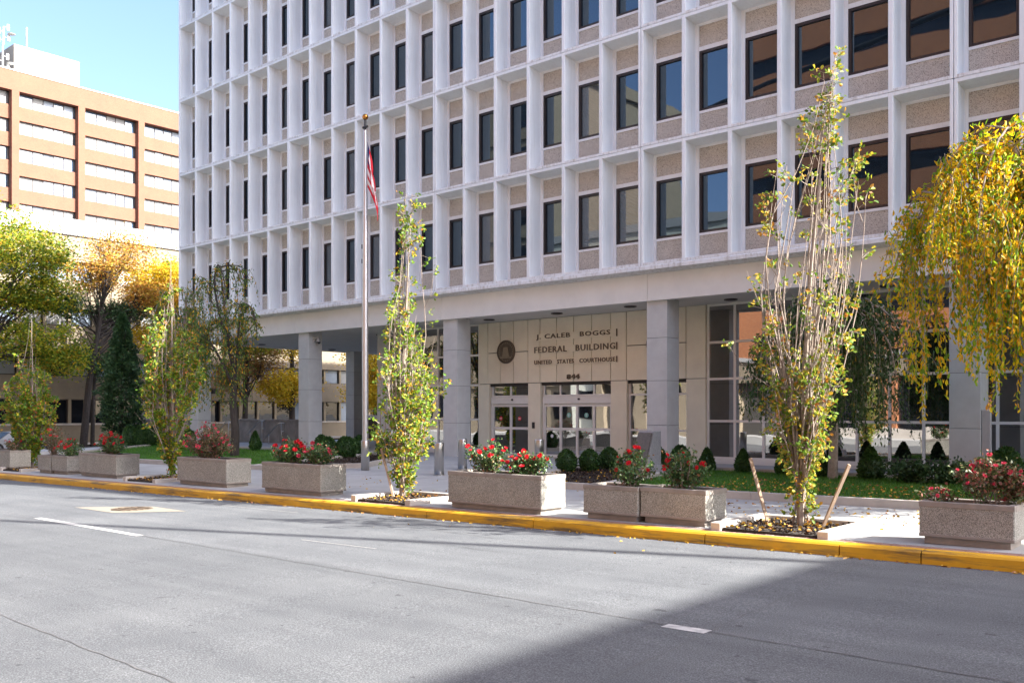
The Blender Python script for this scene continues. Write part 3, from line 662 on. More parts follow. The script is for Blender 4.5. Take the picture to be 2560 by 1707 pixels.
def monument():
    x, y = -12.15, 18.95; z = sw(x, y)+.05
    t = thing('monument', 'grey granite monument with a slanted bronze plaque in the mulch bed', 'monument', (x, y, z), rz=R(86))
    MB().box(-.36, .36, -.3, .3, 0, .22, .012).build('plinth', 'granite', t)
    MB().add([(-.28, -.22, .22), (.28, -.22, .22), (.28, .22, .22), (-.28, .22, .22), (.0, -.22, 1.02), (.28, -.22, 1.02), (.28, .22, 1.02), (.0, .22, 1.02)], [(3, 2, 1, 0), (4, 5, 6, 7), (0, 1, 5, 4), (1, 2, 6, 5), (2, 3, 7, 6), (3, 0, 4, 7)]).build('body', 'granite', t)
    MB().add([(-.27, -.2, .30), (-.27, .2, .30), (-.03, .2, .98), (-.03, -.2, .98), (-.295, -.2, .31), (-.295, .2, .31), (-.055, .2, .99), (-.055, -.2, .99)], [(0, 1, 2, 3), (7, 6, 5, 4), (0, 4, 5, 1), (1, 5, 6, 2), (2, 6, 7, 3), (3, 7, 4, 0)]).build('plaque', 'plaque', t)
monument()

# planters --------------------------------------------------------------
PL = {}
def planter(key, x0, y, L, H, D, lab):
    z = sw(x0+L/2, y+D/2); t = thing('planter', lab, 'planter', (x0, y, z), 'aggregate concrete planters along the kerb')
    rim = .055; th = .07
    MB().box(.05, L-.05, .05, D-.05, .0, .09).build('plinth', 'planter_rim', t)
    MB().box(0, L, 0, D, .09, H-rim, .012).build('body', 'planter_aggregate', t)
    m = MB().box(-.006, L+.006, -.006, th, H-rim-.015, H, .008).box(-.006, L+.006, D-th, D+.006, H-rim-.015, H, .008).box(-.0061, th, th, D-th, H-rim-.014, H-.001).box(L-th, L+.0061, th, D-th, H-rim-.014, H-.001)
    m.build('rim', 'planter_rim', t)
    MB().box(-.004, L+.004, -.004, D+.004, .085, .125, .008).build('base_band', 'planter_rim', t)
    MB().box(th, L-th, th, D-th, H-rim-.08, H-.05).build('soil', 'soil', t)
    PL[key] = (x0, y, z, L, H, D)
planter('P1', -33.4, 11.95, 2.1, .63, .64, 'long aggregate planter at the far end of the row, past the paired planters')
planter('P2a', -29.19, 11.93, .87, .53, .6, 'small square planter with the tall leggy rose, first of the far pair')
planter('P2b', -28.25, 11.95, 1.0, .53, .6, 'small square planter with the low dark rose, second of the far pair')
planter('P3', -26.5, 11.95, 2.2, .64, .66, 'long aggregate planter between the far small pair and a tree pit')
planter('P4', -21.0, 11.85, 2.14, .65, .66, 'long aggregate planter holding the widest spreading pink rose bush')
planter('P5', -17.2, 11.67, 2.03, .64, .66, 'long aggregate planter with dappled end just left of the flagpole')
planter('P6', -11.48, 11.57, 2.09, .63, .64, 'long aggregate planter with two separate rose bushes before the doors')
planter('P7a', -8.58, 11.60, .99, .52, .60, 'small square planter with one upright rose, tight beside its twin')
planter('P7b', -7.56, 11.63, 1.08, .52, .60, 'small square planter of a twin pair with sun-dappled end')
planter('P8', -3.66, 11.74, 1.04, .51, .60, 'square aggregate planter with bare soil and a bushy pale-leaved rose')

# roses -----------------------------------------------------------------
def blossom_mesh(mat, seed):
    r = np.random.default_rng(seed); V = []; F = []
    for ring, (nr, rad, tilt) in enumerate(((5, .5, .35), (5, .38, .8), (4, .22, 1.2))):
        for k in range(nr):
            a = 2*math.pi*(k+ring*.5)/nr+r.uniform(-.2, .2); d = np.array([math.cos(a), math.sin(a), 0]); s_ = np.array([-math.sin(a), math.cos(a), 0])
            up = np.array([0, 0, 1.])
            b = d*.05; mid = d*rad*.7+up*rad*math.sin(tilt)*.6; tip = d*rad*math.cos(tilt*.7)+up*(.12+rad*math.sin(tilt))
            w_ = rad*.75; i = len(V)
            V += [b, mid+s_*w_*.8, tip+s_*w_*.55, tip-s_*w_*.55, mid-s_*w_*.8]; F += [(i, i+1, i+2, i+3, i+4)]
    mb = MB().add(V, F); return mb.mesh('blossom', mat)
BL_R = [blossom_mesh('petal_red', k) for k in range(3)]; BL_P = [blossom_mesh('petal_pink', 9+k) for k in range(3)]
def rose(key, fx, wx, h, n_leaf, n_bl, seed, lab, mat='rose_leaf', bl=BL_R, bs=.06, thin=1.0, dx=0, wy=.28):
    """bush centred at fraction fx of planter `key`, half width wx, height h above the rim"""
    x0, y0, z0, L, H, D = PL[key]; rg = np.random.default_rng(seed); rr = random.Random(seed)
    bx, by, bz = x0+L*fx, y0+D/2, z0+H-.06
    t = thing('rose_bush', lab, 'rose bush', (bx, by, bz), 'rose bushes in the planters')
    m = MB(); ends = []; P = []; Dv = []
    ns = max(8, int(26*wx/.6*thin))
    for k in range(ns):
        a = rr.uniform(0, 6.28); q = rr.random()**.6
        ex, ey = math.cos(a)*wx*q+dx, math.sin(a)*wy*q; ez = h*(1-.45*q*q)*rr.uniform(.62, 1.05)
        p0 = (math.cos(a)*.05+rr.uniform(-.3, .3)*wx, math.sin(a)*.04, 0); p1 = (p0[0]*.6+ex*.45, ey*.4, ez*.5); p2 = (ex*.85, ey*.9, ez*.85); p3 = (ex, ey, ez)
        m.tube([p0, p1, p2, p3], [.011, .008, .006, .003], 5, False); ends.append(p3)
        pts = np.array([p0, p1, p2, p3])
        nl = int(n_leaf/ns)
        u_ = rg.uniform(.18 if thin >= 1 else .35, 1.0, nl)*3; i = np.minimum(u_.astype(int), 2); f_ = (u_-i)[:, None]
        c = pts[i]*(1-f_)+pts[i+1]*f_; c = c+rg.normal(size=(nl, 3))*np.array([.055, .055, .045])
        P.append(c); dd = rg.normal(size=(nl, 3)); dd[:, 2] -= .2; Dv.append(dd)
    P = np.concatenate(P); Dv = np.concatenate(Dv); P[:, 2] = np.maximum(P[:, 2], .02)
    m.build('stem', 'bark_twig', t)
    inst('foliage', leaf_mesh('foliage', P, Dv, rg.uniform(.032, .06, len(P)), mat, .62), t)
    for k in range(n_bl):
        e = ends[k % len(ends)] if k < len(ends) else tuple(P[rg.integers(len(P))])
        p = (e[0]+rr.uniform(-.04, .06), e[1]-abs(rr.gauss(0, .09)), e[2]+rr.uniform(-.02, .05))
        s_ = 1.4*bs*rr.uniform(.7, 1.25); o = inst('blossom', bl[k % 3], t, p); o.scale = (s_, s_, s_); o.rotation_euler = (rr.uniform(.1, 1.3), rr.uniform(-.3, .8), rr.uniform(-.4, .8))
rose('P1', .78, .7, .42, 900, 8, 1, 'rose bush spilling over the farthest long planter', 'rose_leaf_bronze')
rose('P2a', .5, .62, .98, 1500, 10, 2, 'tall leggy rose bush with few flowers in a small far planter', 'rose_leaf_bronze')
rose('P2b', .6, .55, .52, 1500, 16, 3, 'low dark green rose bush with scattered red blooms in the far pair', 'rose_leaf', BL_R, .065)
rose('P3', .56, 1.0, .60, 3000, 30, 4, 'dense low rose bush with bright red blooms beside a tree pit')
rose('P4', .40, 1.02, .86, 4200, 62, 5, 'wide tall rose bush covered in small pink red blooms', 'rose_leaf_bronze', BL_P, .05)
rose('P5', .30, .62, .52, 2600, 24, 6, 'dark leaved rose bush with large red blooms left of the flagpole', 'rose_leaf', BL_R, .065)
rose('P5', .78, .50, .46, 1700, 18, 7, 'smaller rose bush sharing the planter at its sun-dappled end', 'rose_leaf', BL_P, .055)
rose('P6', .30, .42, .62, 1500, 15, 8, 'upright rose bush with red blooms in the long planter before the doors', 'rose_leaf', BL_R, .06)
rose('P6', .74, .55, .40, 2000, 24, 9, 'low rounded rose bush crowded with red blooms before the doors', 'rose_leaf', BL_R, .055)
rose('P7a', .70, .36, .62, 1500, 11, 10, 'single upright rose bush in the first of the twin square planters', 'rose_leaf', BL_R, .06)
rose('P7b', .52, .34, .66, 1500, 11, 11, 'slim upright rose bush in the second of the twin square planters', 'rose_leaf', BL_R, .06)
rose('P8', .70, .44, .62, 2400, 34, 12, 'bushy rose with small pink blooms and pale glossy leaves', 'rose_leaf_bronze', BL_P, .04, .8)
rose('P8', .12, .20, .22, 260, 7, 13, 'small straggling rose sprig at the planter corner', 'rose_leaf_bronze', BL_P, .04)

# ================================================================== TREES
def kerb_pit(cx, lab, y0=11.42, y1=12.95, wd=1.5):
    z = sw(cx, 12); t = thing('tree_pit', lab, 'tree pit', (cx, y0, z), 'kerbed tree pits in the sidewalk')
    h = .10
    for sx in (-1, 1): MB().box(sx*wd/2-.075, sx*wd/2+.075, 0, y1-y0, -.05, h, .01).build('pit_kerb', 'kerb_concrete', t)
    MB().box(-wd/2+.08, wd/2-.08, y1-y0-.13, y1-y0, -.05, h-.003, .01).build('pit_kerb', 'kerb_concrete', t)
    MB().box(-wd/2+.078, wd/2-.078, .05, y1-y0-.131, -.05, .03).build('soil', 'soil', t)
    n = 900; P = np.stack([RNG.uniform(-wd/2+.1, wd/2-.1, n), RNG.uniform(.06, y1-y0-.15, n), RNG.uniform(.028, .045, n)], 1); D = RNG.normal(size=(n, 3)); D[:, 2] *= .4
    o = inst('mulch', leaf_mesh('mulch', P, D, RNG.uniform(.03, .08, n), 'mulch_chip', .5, .4, 0), t); o['kind'] = 'stuff'
    n = 110; P = np.stack([RNG.uniform(-wd/2+.1, wd/2-.1, n), RNG.uniform(.06, y1-y0-.15, n), RNG.uniform(.045, .065, n)], 1); D = RNG.normal(size=(n, 3)); D[:, 2] *= .15
    o = inst('fallen_leaves', leaf_mesh('fallen_leaves', P, D, RNG.uniform(.04, .08, n), 'fallen_leaf', .6, .3), t); o['kind'] = 'stuff'
kerb_pit(-5.47, 'tree pit edged in pale kerb with two stakes and yellow leaves')
kerb_pit(-13.1, 'tree pit edged in pale kerb beside the long planter before the doors')
kerb_pit(-22.6, 'shaded tree pit between two long planters beside the lawn', 11.7, 13.3)
kerb_pit(-30.9, 'shaded tree pit next to the far small planter pair', 11.8, 13.4)
def stake(p0, p1, lab):
    o = MB().tube([(0, 0, 0), tuple(np.array(p1)-np.array(p0))], .028, 4).build('tree_stake', 'stake_wood', None, p0); tag(o, lab, 'stake')
stake((-5.94, 12.45, .10), (-6.22, 12.45, 1.04), 'weathered wooden stake leaning outward beside the bare-stemmed oak')
stake((-5.14, 12.4, .10), (-4.76, 12.4, 1.0), 'square wooden stake leaning toward the sunlit sidewalk')
stake((-13.40, 12.05, .03), (-14.0, 12.25, .98), 'weathered wooden stake leaning in the pit of the slender oak')

def oak(name, base, h, prof, n_stem, n_leaf, leafprob, mat, lab, seed, lean=(0, 0), lsize=(.07, .12), topn=3, bark='bark_twig', trunk_r=.05, te_q=0):
    """upright fastigiate oak: fan of steep stems, leaves in tufts. prof: [(t, radius)], leafprob: [(t, weight)]"""
    rg = np.random.default_rng(seed); rr = random.Random(seed)
    t = thing(name, lab, 'tree', base)
    pt, pr = zip(*prof); lt, lw = zip(*leafprob)
    R_ = lambda q: np.interp(q, pt, pr); cum = np.maximum.accumulate(pr); Rc = lambda q: np.interp(q, pt, cum)
    stems = []
    for k in range(n_stem):
        a = rr.uniform(0, 6.28); q = math.sqrt(rr.random())
        te = rr.uniform(.88, 1.0) if k < topn else .34+.44*rr.random()**.8 if not te_q else max(.22, .86-te_q*q-.28*rr.random())
        ts = rr.uniform(.0, .18)*te if k >= topn else 0
        n = 11; pts = []
        wob = [rr.gauss(0, .035) for _ in range(4)]; q = q if k >= topn else rr.random()
        for i in range(n):
            f_ = i/(n-1); tt = ts+(te-ts)*f_
            rad = (R_(tt) if k < topn else Rc(tt))*q*min(1, (f_*1.6+.06)); ph = a+.3*math.sin(3*f_+k)
            pts.append((math.cos(ph)*rad+lean[0]*tt*tt+wob[0]*math.sin(7*f_+k), math.sin(ph)*rad+lean[1]*tt*tt+wob[1]*math.sin(6*f_), tt*h))
        stems.append((np.array(pts), ts, te))
        for _ in range(3):
            i = rr.randint(3, n-2); d = np.array(pts[i+1])-np.array(pts[i]); d = d/(np.linalg.norm(d)+1e-6); l_ = rr.uniform(.2, .6); sd = np.array([rr.gauss(0, .4), rr.gauss(0, .4), 0]); p = np.array(pts[i])
            tw_ = np.array([p, p+(d+sd)*l_*.5, p+(d*1.6+sd)*l_*.8]); stems.append((tw_, ts, te))
    m = MB()
    m.tube([(0, 0, -.05), (.01, 0, h*.12), (lean[0]*.09, 0, h*.3), (lean[0]*.3, lean[1]*.3, h*.55), (lean[0]*.64, lean[1]*.64, h*.8)], [trunk_r*1.3, trunk_r, trunk_r*.8, trunk_r*.55, trunk_r*.25], 8, False)
    for pts, ts, te in stems: m.tube(pts, list(np.linspace(.016, .004, len(pts))) if len(pts) > 4 else [.006, .004, .002], 5, False)
    P, Dv = [], []; wts = []; segs = []
    for pts, ts, te in stems:
        for i in range(1, len(pts)):
            tm = pts[i][2]/h; segs.append((pts[i-1], pts[i])); endb = 1.6 if i > len(pts)-3 else 1.0
            wts.append(np.interp(tm, lt, lw)*endb)
    wts = np.array(wts); wts /= wts.sum(); ntuft = n_leaf//7
    idx = rg.choice(len(segs), ntuft, p=wts)
    for i in idx:
        a_, b_ = segs[i]; c = a_+(b_-a_)*rg.random(); out = np.array([c[0]-lean[0]*(c[2]/h)**2, c[1], 0]); no = np.linalg.norm(out)+1e-6
        tw = unit((out/no*.8+rg.normal(size=3)*.5+np.array([0, 0, .5]))[None])[0]*rg.uniform(.04, .2)
        e = c+tw; m.tube([tuple(c), tuple(e)], [.005, .003], 3, False)
        k = 7; P.append(e+rg.normal(size=(k, 3))*.028); d = unit(tw[None])*.7+rg.normal(size=(k, 3))*.9; d[:, 2] -= .1; Dv.append(d)
    P = np.concatenate(P); Dv = np.concatenate(Dv)
    inst('trunk', m.mesh('trunk', bark), t)
    inst('crown', leaf_mesh('crown', P, Dv, rg.uniform(lsize[0], lsize[1], len(P)), mat, .58), t)
    return t
oak('kerbside_oak', (-5.44, 12.42, sw(-5.44, 12.4)), 6.45, [(0, .06), (.1, .24), (.2, .38), (.32, .56), (.5, .72), (.66, .66), (.74, .40), (.82, .2), (1, .08)], 60, 5400,
    [(0, .8), (.05, 1.4), (.2, 1.3), (.33, 1.1), (.42, .7), (.5, .4), (.62, .4), (.72, .7), (.8, 2.2), (.9, 3.0), (1, 3.5)], 'oak_leaf_olive', 'bare-stemmed upright oak between two leaning stakes', 3, (.42, .1), (.045, .082), 9)
oak('kerbside_oak', (-13.50, 12.35, sw(-13.5, 12.35)), 5.9, [(0, .06), (.05, .22), (.15, .44), (.35, .52), (.5, .46), (.6, .36), (.7, .22), (.85, .17), (1, .12)], 48, 6600,
    [(0, 1), (.1, 1.3), (.4, 1.3), (.6, 1.0), (.72, 1.2), (.85, 2.2), (1, 3)], 'oak_leaf_green', 'slender sunlit upright oak beside the flagpole', 5, (.22, .05), (.045, .085), 8, te_q=.42)
oak('kerbside_oak', (-22.75, 12.7, sw(-22.75, 12.7)), 5.7, [(0, .06), (.08, .35), (.25, .58), (.45, .62), (.6, .5), (.72, .34), (.85, .12), (1, .04)], 46, 10500,
    [(0, .6), (.1, 1), (.5, 1.2), (.65, 1.0), (.8, .7), (1, .4)], 'oak_leaf_shade', 'shaded upright oak with orange tinged leaves before the weeping tree', 8, (-.05, 0), (.055, .095), 5, te_q=.16)
oak('kerbside_oak', (-31.6, 12.75, sw(-31.6, 12.7)), 4.9, [(0, .05), (.06, .25), (.2, .55), (.4, .74), (.6, .64), (.72, .4), (.85, .22), (1, .12)], 42, 9500,
    [(0, .5), (.1, 1), (.5, 1.3), (.7, .7), (.85, .2), (1, .1)], 'oak_leaf_shade', 'shaded upright oak with lime yellow leaves past the far planter pair', 11, (.0, 0), (.06, .11), 3, te_q=.36)
oak('kerbside_oak', (3.4, 12.6, sw(3.4, 12.6)), 6.0, [(0, .06), (.06, .24), (.2, .50), (.4, .68), (.58, .66), (.8, .3), (1, .06)], 40, 2800,
    [(0, .8), (.4, 1.1), (1, 1)], 'oak_leaf_olive', 'upright oak standing past the square planter toward the side street', 13, (.1, 0), (.07, .11), 3)

def hornbeam():
    b = (-44.5, 22.2, -.1); t = thing('columnar_hornbeam', 'dense dark green columnar tree before the beige building', 'tree', b)
    n = 15000; h = 6.6; q = RNG.random(n)**.9; rad = np.interp(q, [0, .08, .25, .45, .7, .9, 1], [.2, .6, .92, .86, .55, .24, .04]); a = RNG.uniform(0, 6.28, n)
    lump = 1+.26*np.sin(a*4+q*23)+.2*np.sin(a*7-q*41)+.12*np.sin(a*3+q*67); r = rad*lump*np.sqrt(RNG.uniform(.35, 1, n))
    P = np.stack([np.cos(a)*r, np.sin(a)*r, .25+q*(h-.25)], 1); D = np.stack([np.cos(a), np.sin(a), 0*a+.3], 1)+RNG.normal(size=(n, 3))*.7
    inst('crown', leaf_mesh('crown', P, D, RNG.uniform(.09, .16, n), 'hornbeam_leaf', .6), t)
    m = MB().tube([(0, 0, -.3), (0, 0, 2), (.05, 0, 5.8)], [.11, .08, .02], 8)
    for k in range(14):
        a = k*2.4; z = .4+.35*k; m.tube([(0, 0, z), (math.cos(a)*.6, math.sin(a)*.6, z+.7)], [.03, .01], 5)
    m.build('trunk', 'bark_dark', t)
hornbeam()

def weeping(name, base, h, trunk_pts, trunk_r, limbs, n_strand, bottom, mat, lab, seed, lsize, leaves_per=16, bark='bark_grey', jit=.12, dens=None, step=.055, limb_leaf=1.0, per=7, spread=.12, limb_r=.62):
    """limbs: list of point lists (arches); strands hang from limbs down to bottom(x,y)"""
    rg = np.random.default_rng(seed); rr = random.Random(seed); t = thing(name, lab, 'tree', base)
    m = MB(); m.tube(trunk_pts, trunk_r, 10, False)
    P, Dv = [], []
    paths = []
    def smooth_path(pts, n=14):
        pts = np.array(pts, float); tt = np.linspace(0, len(pts)-1, n); i = np.minimum(tt.astype(int), len(pts)-2); f_ = tt-i
        p0 = pts[np.maximum(i-1, 0)]; p1 = pts[i]; p2 = pts[i+1]; p3 = pts[np.minimum(i+2, len(pts)-1)]; f_ = f_[:, None]
        return .5*((2*p1)+(-p0+p2)*f_+(2*p0-5*p1+4*p2-p3)*f_**2+(-p0+3*p1-3*p2+p3)*f_**3)
    for L in limbs:
        sp = smooth_path(L); r0 = trunk_r[-1]*limb_r; m.tube(sp, list(np.linspace(r0, .010, len(sp))), 7, False); paths.append(sp)
        for k in range(3):      # side limbs
            i = rr.randint(3, len(sp)-4); d = sp[i+1]-sp[i]; s_ = np.array([-d[1], d[0], 0]); s_ = s_/(np.linalg.norm(s_)+1e-6)*rr.choice((-1, 1)); l_ = rr.uniform(.4, 1.0)*h*.16
            q = [sp[i], sp[i]+s_*l_*.5+np.array([0, 0, .16*l_]), sp[i]+s_*l_+d*1.2, sp[i]+s_*l_*1.3+d*1.8-np.array([0, 0, l_*.6])]; sq = smooth_path(q, 8); m.tube(sq, list(np.linspace(r0*.5, .006, 8)), 5, False); paths.append(sq)
    wl = np.array([len(p) for p in paths], float); wl /= wl.sum()
    nodes = []
    for k in range(max(8, n_strand//per)):
        p = paths[rg.choice(len(paths), p=wl)]; i = int(rg.integers(max(1, len(p)//5), len(p))); nodes.append((p[i], rg.uniform(0, 1)**1.5))
    for k in range(n_strand):
        nd, cut = nodes[int(rg.integers(len(nodes)))]; s0 = nd+rg.normal(size=3)*np.array([spread, spread, .05])
        out = rg.normal(size=2)*jit*2.0
        zb = bottom(s0[0], s0[1])*rg.uniform(.95, 1.12); zb += cut*.75*max(0, s0[2]-zb)+rg.uniform(0, .25)*max(0, s0[2]-zb)
        Ls = s0[2]-zb
        if Ls < .15: continue
        n = 7; f_ = np.linspace(0, 1, n); bow = np.sin(f_*1.5)
        sx = s0[0]+out[0]*bow; sy = s0[1]+out[1]*bow; sz = s0[2]+.12*np.sin(f_*3.1)*min(1, Ls)*.6-Ls*f_**1.25
        pts = np.stack([sx, sy, sz], 1); m.tube(pts, list(np.linspace(.006, .002, n)), 3, False)
        nl = int(Ls/step*rg.uniform(.6, 1.2)*(dens(s0) if dens else 1))
        if nl < 1: continue
        u_ = (rg.random(nl)**.85)*(n-1); ii = np.minimum(u_.astype(int), n-2); ff = (u_-ii)[:, None]
        c = pts[ii]*(1-ff)+pts[ii+1]*ff+rg.normal(size=(nl, 3))*.03; P.append(c)
        d = rg.normal(size=(nl, 3))*.45; d[:, 2] -= 1.0; Dv.append(d)
    for p in paths:
        nl = int(len(p)*9*(limb_leaf)); u_ = rg.uniform(.25, 1, nl)*(len(p)-1); ii = np.minimum(u_.astype(int), len(p)-2); ff = (u_-ii)[:, None]
        P.append(p[ii]*(1-ff)+p[ii+1]*ff+rg.normal(size=(nl, 3))*.07); d = rg.normal(size=(nl, 3))*.6; d[:, 2] -= .7; Dv.append(d)
    P = np.concatenate(P); Dv = np.concatenate(Dv)
    inst('trunk', m.mesh('trunk', bark), t); inst('crown', leaf_mesh('crown', P, Dv, rg.uniform(lsize[0], lsize[1], len(P)), mat, .36), t)
    return t
def arch(a, r, z0, zt, z1, cx=0, cy=0):
    c, s = math.cos(a), math.sin(a)
    return [(cx, cy, z0), (cx+c*r*.3, cy+s*r*.3, zt*.93+z0*.07), (cx+c*r*.62, cy+s*r*.62, zt), (cx+c*r*.9, cy+s*r*.9, (zt+z1)/2+.2), (cx+c*r*1.02, cy+s*r*1.02, z1)]
# big yellow weeping cherry on the right lawn
rr_ = random.Random(21)
yl = []
for k in range(17):
    a = 2*math.pi*k/17+rr_.uniform(-.15, .15); r_ = rr_.uniform(1.8, 2.95); yl.append(arch(a, r_, 3.0+rr_.uniform(-.3, .5), 6.9-.62*r_+rr_.uniform(-.35, .2), 4.9-.45*r_+rr_.uniform(-.3, .3)))
for k in range(9):
    a = 2*math.pi*k/9+.2; yl.append(arch(a, rr_.uniform(.8, 1.7), 3.2, rr_.uniform(4.4, 6.2), rr_.uniform(3.3, 4.4)))
weeping('weeping_cherry', (-3.15, 17.1, sw(-3.1, 17.1)+.05), 7, [(0, 0, -.1), (.05, 0, 1.2), (-.05, .05, 2.4), (0, 0, 3.3)], [.17, .14, .12, .10], yl, 860,
        lambda x, y: 1.35+1.8*min(1, max(0, (math.hypot(x, y)-2.1)/.7)), 'weeping_leaf_yellow', 'golden yellow weeping cherry on the lawn by the lobby', 31, (.06, .13), jit=.10, step=.032, per=12, spread=.13, limb_r=.3, limb_leaf=1.9)
gl = [arch(2*math.pi*k/11+.2, rr_.uniform(.9, 1.75), 2.6, rr_.uniform(3.2, 4.35), rr_.uniform(2.0, 2.9)) for k in range(11)]
weeping('weeping_cherry', (-8.09, 20.1, sw(-8, 20)), 4.5, [(0, 0, -.1), (.03, 0, 1.0), (0, 0, 2.0), (-.05, 0, 2.7)], [.11, .095, .085, .07], gl, 420,
        lambda x, y: .75+.25*math.sin(x*3), 'weeping_leaf_green', 'dark green weeping cherry close to the lobby glass', 33, (.07, .12), jit=.08, step=.035)
ll = [[(0, 0, 3.0), (-.45, 0, 4.4), (-.9, .1, 5.9), (-1.15, .1, 6.7), (-1.55, .1, 6.2), (-1.7, .1, 5.2)], [(0, 0, 3.0), (-.5, -.1, 4.3), (-.95, -.2, 6.0), (-.75, -.2, 6.75), (-.35, -.2, 6.2), (-.25, -.2, 5.3)],
      [(0, 0, 2.6), (.2, 0, 4.0), (.35, 0, 4.9), (.8, .1, 5.2), (1.15, .1, 4.6), (1.2, .1, 4.1)], [(0, 0, 2.8), (.05, .2, 4.0), (.1, .3, 5.0), (.5, .3, 5.25), (.75, .3, 4.7)],
      [(0, 0, 3.0), (-.8, .2, 4.4), (-1.6, .3, 4.9), (-2.1, .3, 4.6), (-2.4, .3, 3.6)], [(0, 0, 2.4), (-.5, -.3, 3.5), (-1.2, -.4, 4.2), (-1.7, -.4, 3.9), (-1.9, -.4, 3.0)]]
weeping('weeping_cherry', (-28.6, 18.3, sw(-28.6, 18.3)), 7, [(0, 0, -.1), (.05, 0, .9), (-.1, 0, 1.9), (0, 0, 3.0)], [.16, .14, .12, .09], ll, 170,
        lambda x, y: 1.3+.9*max(0, x), 'weeping_leaf_mixed', 'sparse twisted weeping cherry before the courthouse corner column', 35, (.08, .13), jit=.12, step=.085, limb_leaf=.9, bark='bark_dark')
wl4 = [arch(2*math.pi*k/9, rr_.uniform(.6, 1.3), 3.2, rr_.uniform(4.6, 6.6), rr_.uniform(3.0, 4.2)) for k in range(9)]
weeping('weeping_cherry', (-35.3, 20.1, sw(-35.3, 20.1)), 6.5, [(0, 0, -.1), (.05, 0, 1.5), (0, 0, 3.3)], [.14, .12, .09], wl4, 170,
        lambda x, y: 1.5+.4*math.sin(2*x), 'weeping_leaf_mixed', 'pale green and orange weeping cherry at the far end of the lawn', 37, (.08, .13), jit=.12, step=.05)

def street_tree(name, base, h, crown, trunk_r, n_leaf, mat, lab, seed, lean=(0, 0), lsize=(.12, .22), bark='bark_dark', nb=14, start=.35, group='street trees along the side street'):
    """crown: list of blobs (x,y,z,rx,ry,rz,weight); branches reach for points inside the blobs"""
    rg = np.random.default_rng(seed); rr = random.Random(seed); t = thing(name, lab, 'tree', base, group); crown = [tuple(v*1.1 for v in c[:6])+(c[6],) for c in crown]
    m = MB(); tp = [(0, 0, -.3), (lean[0]*.2, lean[1]*.2, h*.25), (lean[0]*.55, lean[1]*.55, h*.5), (lean[0]*.85, lean[1]*.85, h*.75), (lean[0], lean[1], h*.95)]
    m.tube(tp, [trunk_r*1.15, trunk_r*.9, trunk_r*.7, trunk_r*.4, trunk_r*.1], 9, False)
    ws = np.array([c[6] for c in crown]); ws = ws/ws.sum(); C = []
    tpa = np.array(tp); ends = []
    for k in range(nb*len(crown)//2+6):
        c = crown[rg.choice(len(crown), p=ws)]; e = np.array(c[:3])+unit(rg.normal(size=(1, 3)))[0]*np.array(c[3:6])*rg.uniform(.3, .9)
        zs = min(max(start*h, e[2]-rr.uniform(.12, .3)*h), .9*h); s0 = np.array([np.interp(zs, tpa[:, 2], tpa[:, 0]), np.interp(zs, tpa[:, 2], tpa[:, 1]), zs])
        mid = s0*.5+e*.5+rg.normal(size=3)*.18+np.array([0, 0, -.1]); m.tube([s0, mid, e], [trunk_r*.28, trunk_r*.16, .012], 5, False); ends.append((mid, e))
        for q in range(4):
            e2 = e+rg.normal(size=3)*np.array(c[3:6])*.35; m.tube([mid*.35+e*.65, (e+e2)/2+rg.normal(size=3)*.05, e2], [.018, .012, .006], 3, False); ends.append((e, e2))
    inst('trunk', m.mesh('trunk', bark), t)
    # leaf clumps round twig ends
    nc = max(40, n_leaf//45); P = []
    for k in range(nc):
        if rr.random() < .6:
            a, b = ends[int(rg.integers(len(ends)))]; c = a+(b-a)*rg.uniform(.4, 1.1); sz = .33
        else:
            q = crown[rg.choice(len(crown), p=ws)]; c = np.array(q[:3])+unit(rg.normal(size=(1, 3)))[0]*np.array(q[3:6])*rg.uniform(.55, 1.0); sz = .4
        k_ = int(n_leaf/nc*rg.uniform(.5, 1.5)); P.append(c+rg.normal(size=(k_, 3))*np.array([sz, sz, sz*.72]))
    P = np.concatenate(P); D = rg.normal(size=P.shape); D[:, 2] *= .5
    inst('crown', leaf_mesh('crown', P, D, rg.uniform(lsize[0], lsize[1], len(P)), mat, .5), t)
    return t
street_tree('street_tree', (-57.27, 20.68, -.35), 15.40, [(-.5, .3, 11.2, 2.6, 2.2, 1.8, 1.2), (.8, 1.6, 10.2, 2.0, 2.2, 1.5, 1.2), (-1, -.5, 8.0, 3, 2.4, 1.4, 1), (.5, 2.4, 8.2, 2.0, 2.6, 1.0, 1), (0, 1.0, 5.6, 2.6, 3.0, 1.0, 1.2), (0, -1.5, 5.0, 2, 2, 1, .7), (.5, 3.6, 4.6, 1.5, 1.8, .7, .6)], .26, 34000, 'street_leaf_green', 'large green and yellow tree before the beige building', 41)
street_tree('street_tree', (-57.38, 26.13, -.35), 14.52, [(.2, 1.8, 11.0, 1.8, 2.2, 1.3, .8), (0, .4, 9.6, 1.4, 1.8, .8, .5), (0, 4.0, 8.8, 1.4, 1.7, .7, .9)], .21, 9000, 'street_leaf_orange', 'thin leaning tree with sparse orange crown before the beige wall', 43, (.4, 1.6), (.12, .2), nb=26)
street_tree('street_tree', (-57.82, 26.91, -.35), 10.45, [(.2, 1.5, 7.6, 1.2, 2.2, .5, 1), (.3, -1.8, 7.9, 1.2, 1.4, .5, .8), (.1, .2, 4.6, 1.2, 2.4, .6, .8)], .12, 9000, 'hornbeam_leaf', 'layered dark green tree crossing the thin leaning trunk', 44, (.1, .3), (.1, .18))
street_tree('street_tree', (-58.05, 31.80, -.35), 12.76, [(0, .2, 10.0, 1.5, 1.9, 1.0, 1.2), (.2, .6, 8.3, 1.8, 2.2, 1.0, 1), (0, -.6, 6.4, 1.6, 1.8, 1.0, .8)], .19, 16000, 'street_leaf_yellow', 'bright yellow tree beside the courthouse edge', 45)
